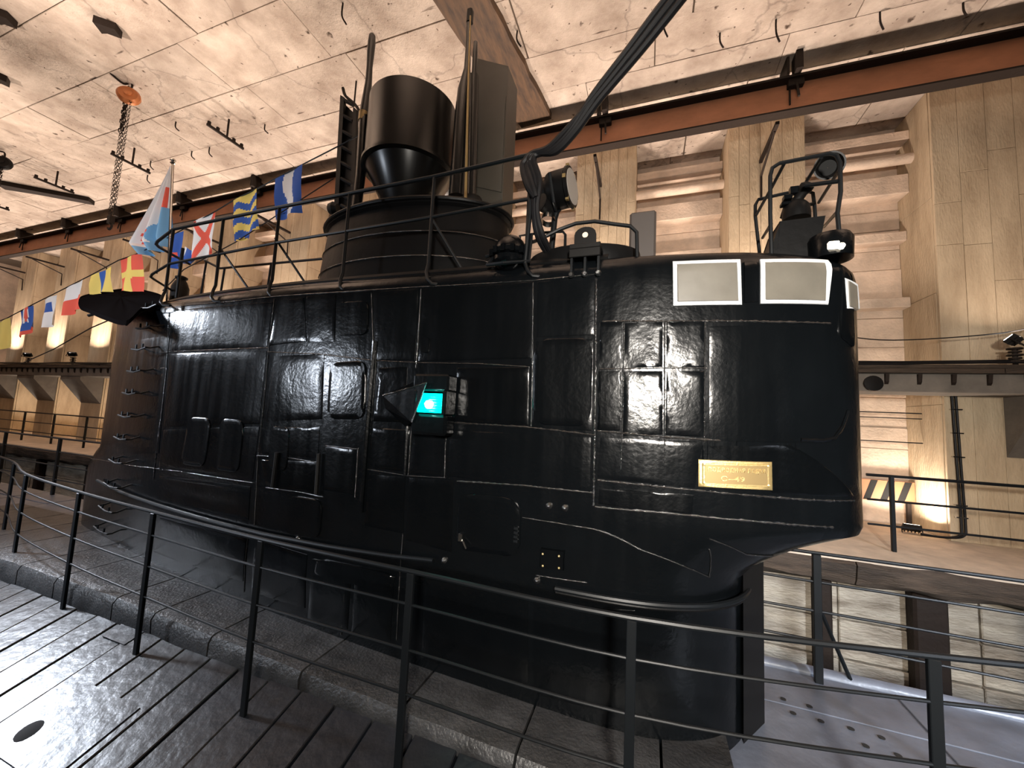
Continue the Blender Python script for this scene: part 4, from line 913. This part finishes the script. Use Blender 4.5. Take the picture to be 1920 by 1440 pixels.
# ---- cable bundle from above
cb = thing('cable_bundle', 'thick black cable bundle dropping from the roof to the railing end', 'cable', (-.8, 2.5, 4))
for i, (o1, o2) in enumerate((((-14, 0), (0, 0)), ((0, 2), (3, 3)), ((10, 8), (8, 4)), ((-4, 4), (-6, -3)))):
    pts = [at(1370+o1[0], -130, 2.2), at(1262+o1[0], o1[1], 2.25), at(1190+o1[0]*.8, 92+o1[1], 2.32), at(1120+o1[0]*.5, 178+o1[1], 2.4), at(1070+o2[0], 245+o2[1], 2.47), at(1035+o2[0], 280+o2[1], 2.52), at(1005+o2[0], 288, 2.55), at(992+o2[0], 300, 2.55)]
    if i % 2 == 0: pts += [at(1003+o2[0], 340, 2.55), at(1002+o2[0]*.5, 395, 2.57), at(1008+o2[0], 440, 2.62), at(1024+o2[0], 472, 2.75)]
    else: pts += [at(986+o2[0], 315, 2.55), at(996+o2[0], 350, 2.53), at(1004, 370, 2.54)]
    b = MB(); b.tube(smoothpts(pts, 6), .024, 8); b.build('cable', 'rubber', cb, True)
# ---- cage with compass repeater on nose
cg = thing('bridge_guard_cage', 'bent tube cage around the instruments on the nose top', 'guard rail', (1.0, 2.95, 3.15))
GY = 2.90; G2 = 3.45
def T(pts, r=.011, nm='bar'):
    b = MB(); b.tube(pts, r, 7); b.build(nm, 'rail', cg, True)
zt_ = lambda px, py, Y: Vector((at(px, py, Y).x, Y, 3.15))
T([zt_(1446, 452, GY), at(1444, 400, GY), at(1444, 330, GY), at(1448, 315, GY), at(1462, 306, GY), at(1555, 288, GY), at(1568, 291, GY), at(1575, 305, GY), at(1576, 360, GY), at(1570, 400, GY), zt_(1576, 455, GY)], .013)
T([zt_(1430, 448, G2), at(1416, 405, G2), at(1416, 385, G2), at(1422, 374, G2), at(1475, 362, G2), at(1512, 357, G2), at(1524, 362, G2), at(1527, 385, G2), zt_(1535, 425, G2)], .013)
T([at(1471, 306, GY), at(1448, 350, GY+.2), at(1417, 405, G2)]); T([at(1540, 296, GY), at(1512, 340, GY+.2)]); T([at(1574, 318, GY), at(1535, 380, G2)]); T([at(1572, 340, GY), at(1510, 348, GY+.1)], .014)
T([at(1527, 382, G2), at(1505, 386, G2-.1)], .014); T([at(1569, 398, GY), at(1545, 425, G2)]); T([at(1446, 420, GY), at(1430, 446, G2)])
gy = thing('bearing_repeater', 'black bearing sight head on an angular box on top of the nose', 'instrument', (1.0, 3.1, 3.15))
b = MB(); a0 = at(1462, 415, 3.0); a1 = at(1548, 404, 3.0)
b.prism([Vector((a0.x-.02, 3.0, 3.14)), Vector((a1.x-.06, 3.0, 3.14)), Vector((a1.x, 3.0, a1.z+.0)), Vector((a0.x, 3.0, a0.z))], (0, .28, 0)); b.build('box', 'paint2', gy)
b = MB(); b.prism([Vector((a0.x-.02, 3.0, 3.14)), Vector((a0.x, 3.0, a0.z)), Vector((a0.x, 3.0, a0.z-.02)), Vector((a0.x-.09, 3.0, 3.14))], (0, .28, 0)); b.build('side_wing', 'paint2', gy)
c0 = at(1493, 402, 3.12); b = MB(); b.lathe([(.085, -.04), (.085, .0), (.08, .05), (.06, .08), (.05, .09)], c0, 20); b.build('pedestal', 'paint2', gy, True)
c0 = at(1495, 375, 3.12); b = MB(); b.lathe([(.03, -.14), (.05, -.08), (.05, -.03), (.035, -.02), (.032, .05), (.045, .07), (.045, .10), (.02, .12)], c0, 16, axis=(.5, -.5, .8)); b.build('sight', 'matt', gy, True)
b = MB(); c1 = at(1476, 372, 3.1); b.box(c1, (.05, .05, .03)); b.box(c1-Vector((.01, 0, .045)), (.06, .05, .02)); b.box(c1+Vector((.04, 0, .05)), (.05, .04, .05)); b.build('knob', 'paint', gy)
hl = thing('horn_funnel', 'dark horn-shaped lamp hood inside the wire cage top', 'lamp', (1.15, 3.1, 3.85))
c0 = at(1554, 312, 3.1); b = MB(); b.lathe([(.03, -.14), (.05, -.1), (.085, .0), (.09, .03), (.08, .03), (.04, -.08)], c0, 24, axis=(-.2, -.9, -.35), cap=False); b.build('hood', 'matt', hl, True)
b = MB(); b.lathe([(.001, -.05), (.055, -.05)], c0, 24, axis=(-.2, -.9, -.35), cap=False); b.build('lens', 'hole', hl)
nl = thing('nose_lamp', 'black drum lamp with a small lit window at the nose top edge', 'lamp', (1.12, 2.95, 3.15))
c0 = at(1562, 438, 2.95); b = MB(); b.lathe([(.12, -.10), (.125, .03), (.11, .06), (.03, .065)], Vector((c0.x, 3.0, 3.24)), 24); b.build('drum', 'paint', nl, True)
c0 = at(1566, 459, 2.86); b = MB(); b.bev(c0.x-.035, c0.x+.02, 2.85, 2.88, c0.z-.02, c0.z+.022, .004); b.build('lit_window', 'lampwarm', nl)
b = MB(); b.lathe([(.001, .02), (.018, .012), (.022, 0), (.012, -.018), (.001, -.02)], at(1577, 461, 2.86), 12); b.build('bulb', 'lampwarm', nl, True)
# ================================================================= DECK RAILINGS
dr = thing('deck_railing', 'near black four-bar deck railing following the deck past the tower', 'railing', (-3, 2.0, 0))
pp = [(-10.3, 3.1), (-8.9, 2.85), (-7.75, 2.66), (-6.55, 2.35), (-5.04, 2.16), (-3.74, 2.06), (-2.44, 1.98), (-1.25, 1.97), (-.05, 1.97), (1.14, 2.19), (2.35, 2.5), (3.6, 2.85)]
for i, (x, y) in enumerate(pp):
    z0 = (dz(y)+.0) if x < .5 else .0
    if x < -7: z0 = .16
    b = MB(); b.bev(x-.022, x+.022, y-.012, y+.012, z0, 1.09, .003); b.build('post', 'rail', dr)
    if i == 0 or x > 3: continue
for z, r in ((1.1, .0135), (.92, .008), (.68, .008), (.45, .008)):
    q = [(x, y, z) for x, y in pp]; b = MB(); b.tube(smoothpts([(-14, 3.6, z)]+q, 5), r, 8); b.build('rail', 'rail', dr, True)
dr2 = thing('deck_railing', 'far-side black deck railing with a slanted brace, beyond the nose', 'railing', (3, 3.95, 0))
for x in (1.34, 3.4, 5.5, 7.6):
    b = MB(); b.bev(x-.028, x+.028, 3.93, 3.97, 0, 1.0, .003); b.build('post', 'rail', dr2)
    b = MB(); b.tube([(x+.0, 3.96, .62), (x+.26, 4.06, 0)], .016, 6); b.build('brace', 'rail', dr2, True)
for z, r in ((1.01, .014), (.78, .011), (.55, .011), (.32, .011)):
    b = MB(); b.tube([(.75 if z < .9 else .95, 3.95, z), (8.4, 3.95, z)], r, 8); b.build('rail', 'rail', dr2, True)
dr3 = thing('deck_railing', 'far-side deck railing astern at the left edge, in front of the quay wall', 'railing', (-12, 4.05, 0))
for x in (-8.3, -10.3, -12.3, -14.3, -16.3, -18.3):
    b = MB(); b.bev(x-.028, x+.028, 4.03, 4.07, .16, 1.2, .003); b.build('post', 'rail', dr3)
for z, r in ((1.2, .017), (.95, .012), (.7, .012), (.45, .012)):
    b = MB(); b.tube([(-7.6, 4.05, z), (-19, 4.05, z)], r, 8); b.build('rail', 'rail', dr3, True)
# ================================================================= FLAGS
FY = 3.3
def flag(q, fn_, mats, label, Y=FY, wav=.032, nu=22, nv=22, cat='signal flag', name='signal_flag', group=None, ph=0):
    a, b1, c1, d1 = [at(x, y, Y) for x, y in q]; b = MB(); P = []
    for j in range(nv+1):
        v = j/nv; row = []
        for i in range(nu+1):
            u = i/nu; p = a.lerp(b1, u).lerp(d1.lerp(c1, u), v); w1 = wav*math.sin(u*7+ph+v*2)*(.3+v)
            row.append(p+Vector((.25*w1*math.sin(v*9+ph), w1, .1*wav*math.sin(u*9+ph))))
        P.append(row)
    m_ = nu+1
    b.v = [tuple(p) for r in P for p in r]
    for j in range(nv):
        for i in range(nu): b.f.append((j*m_+i, j*m_+i+1, (j+1)*m_+i+1, (j+1)*m_+i)); b.m.append(fn_((i+.5)/nu, (j+.5)/nv))
    o = b.build(name, None, mats=mats, smooth=True)
    return tag(o, label, cat, group)
flag([(-6, 606), (18, 596), (16, 648), (-8, 664)], lambda u, v: 0, ['fyellow'], 'plain yellow signal flag at the left edge')
flag([(37, 583), (61, 572), (61, 618), (38, 634)], lambda u, v: 1 if abs(u-.5-.15*(v-.4)) < .26*(1-v*.95) and v < .6 and not abs(u-.55) < .12*(1-v) else (2 if (abs(u-.55) < .12*(1-v) and v < .55) or v > .86 else 0), ['fblue', 'fwhite', 'fred'], 'blue signal flag with white and red wedge', ph=1)
flag([(83, 562), (106, 552), (104, 608), (82, 616)], lambda u, v: 1 if .2 < u < .6 and .2 < v < .52 else 0, ['fwhite', 'fblue'], 'white signal flag with small blue square', ph=2)
flag([(124, 541), (156, 524), (153, 580), (121, 593)], lambda u, v: 1 if v > .48 else 0, ['fwhite', 'fred'], 'white over red signal flag left of the canopy', ph=3)
flag([(172, 517), (210, 500), (210, 547), (170, 552)], lambda u, v: 1 if .36 < u < .68 else 0, ['fyellow', 'fblue'], 'yellow signal flag with blue vertical band above the canopy', ph=4)
flag([(225, 487), (264, 474), (270, 548), (224, 546)], lambda u, v: 1 if .36 < u+.05*v < .6 or .42 < v < .60 else 0, ['fred', 'fyellow'], 'red signal flag with yellow cross', ph=.5)
flag([(318, 446), (343, 432), (338, 500), (316, 505)], lambda u, v: 1 if .55 < v < .7 and u < .6 else 0, ['fblue', 'fred'], 'blue signal flag behind the stern corner of the railing', ph=1.5)
flag([(345, 462), (376, 478), (360, 492), (338, 496)], lambda u, v: 1 if u < .15 else 0, ['fblue', 'fwhite'], 'small dark blue pennant tip near the railing corner', ph=1.2, wav=.03)
flag([(362, 416), (404, 397), (402, 478), (364, 490)], lambda u, v: 1 if abs(u-v) < .11 or abs(1-u-v) < .11 else 0, ['fwhite', 'fred'], 'white signal flag with red diagonal cross', ph=2.5, nu=30, nv=30)
flag([(438, 376), (482, 354), (487, 430), (444, 454)], lambda u, v: int(v*6+.35*math.sin(u*8)) % 2, ['fyellow', 'fblue'], 'signal flag with yellow and blue wavy stripes', ph=3.5, nu=26, nv=30)
flag([(517, 336), (568, 309), (564, 398), (518, 412)], lambda u, v: 1 if .32 < u+.08*math.sin(v*6) < .68 else 0, ['fblue', 'fwhite'], 'blue signal flag with white vertical band, highest on the line', ph=4.2, nu=28)
b = MB(); ln_ = [(-10, 605), (12, 597), (61, 571), (105, 549), (172, 515), (222, 488), (262, 474), (318, 444), (404, 396), (440, 374), (484, 353), (517, 335), (568, 308), (615, 284), (690, 245)]
b.tube([at(x, y, FY) for x, y in ln_], .008, 5); tag(b.build('flag_line', 'rubber', smooth=True), 'thin signal line carrying the flags from stern to masts', 'rope')
b = MB(); b.tube([at(40, 682, 4), at(100, 655, 4), at(170, 615, 3.7), at(205, 600, 3.4)], .010, 5); tag(b.build('stay_wire', 'darksteel', smooth=True), 'thin stay wire with a knot below the canopy', 'wire')
b = MB(); b.tube([at(305, 545, 3.3), at(345, 505, 3.3), at(440, 455, 3.3), at(517, 405, 3.3), at(625, 335, 3.3)], .007, 5); tag(b.build('stay_wire', 'darksteel', smooth=True), 'thin lower line running behind the striped flags up to the masts', 'wire')
ef = thing('naval_ensign', 'white naval ensign with red anchor and blue band on a steel staff', 'flag', (-6.3, 3.3, 3.15))
tp, bp = at(324, 306, FY), at(318, 548, FY)
b = MB(); b.tube([Vector((bp.x, FY, 3.15)), tp], .016, 10); b.build('staff', 'chrome', ef, True)
b = MB(); b.lathe([(.015, -.02), (.035, 0), (.02, .02), (.035, .04), (.03, .06), (.001, .07)], tp, 12); b.build('finial', 'chrome', ef, True)
def ens(u, v):   # u left..right (fly..staff), v top..bottom
    if v > .90: return 2
    if .08 < u < .42 and .6 < v < .86:
        a_ = (u-.25)/.17; vv = (v-.6)/.26
        if abs(a_) < .2 or (vv > .55 and abs(abs(a_)-.75+.9*(vv-.55)) < .28) or (vv < .18 and abs(a_) < .45): return 1
    if .62 < u < .86 and .26 < v < .52: return 1
    if v > .52 and u > .50+.14*math.sin(v*14): return 2
    return 0
a, d = at(322, 312, FY), None
b = MB(); nu, nv = 44, 60; m_ = nu+1
for j in range(nv+1):
    v = j/nv; xr_ = at(323-6*v*.6, 312+150*v, FY); xl_ = at(322-68*min(1, v*1.15)**1.05+(20*max(0, v-.87)/.13), 312+v*(170 if v < .9 else 170), FY)
    for i in range(nu+1):
        u = i/nu; p = xl_.lerp(xr_, u); wv = .07*v*math.sin((1-u)*16+v*1.5); b.v.append(tuple(p+Vector((0, wv-.02, 0))))
for j in range(nv):
    for i in range(nu): b.f.append((j*m_+i, j*m_+i+1, (j+1)*m_+i+1, (j+1)*m_+i)); b.m.append(ens((i+.5)/nu, (j+.5)/nv))
b.build('cloth', None, ef, True, mats=['fwhite', 'fred', 'flblue'])
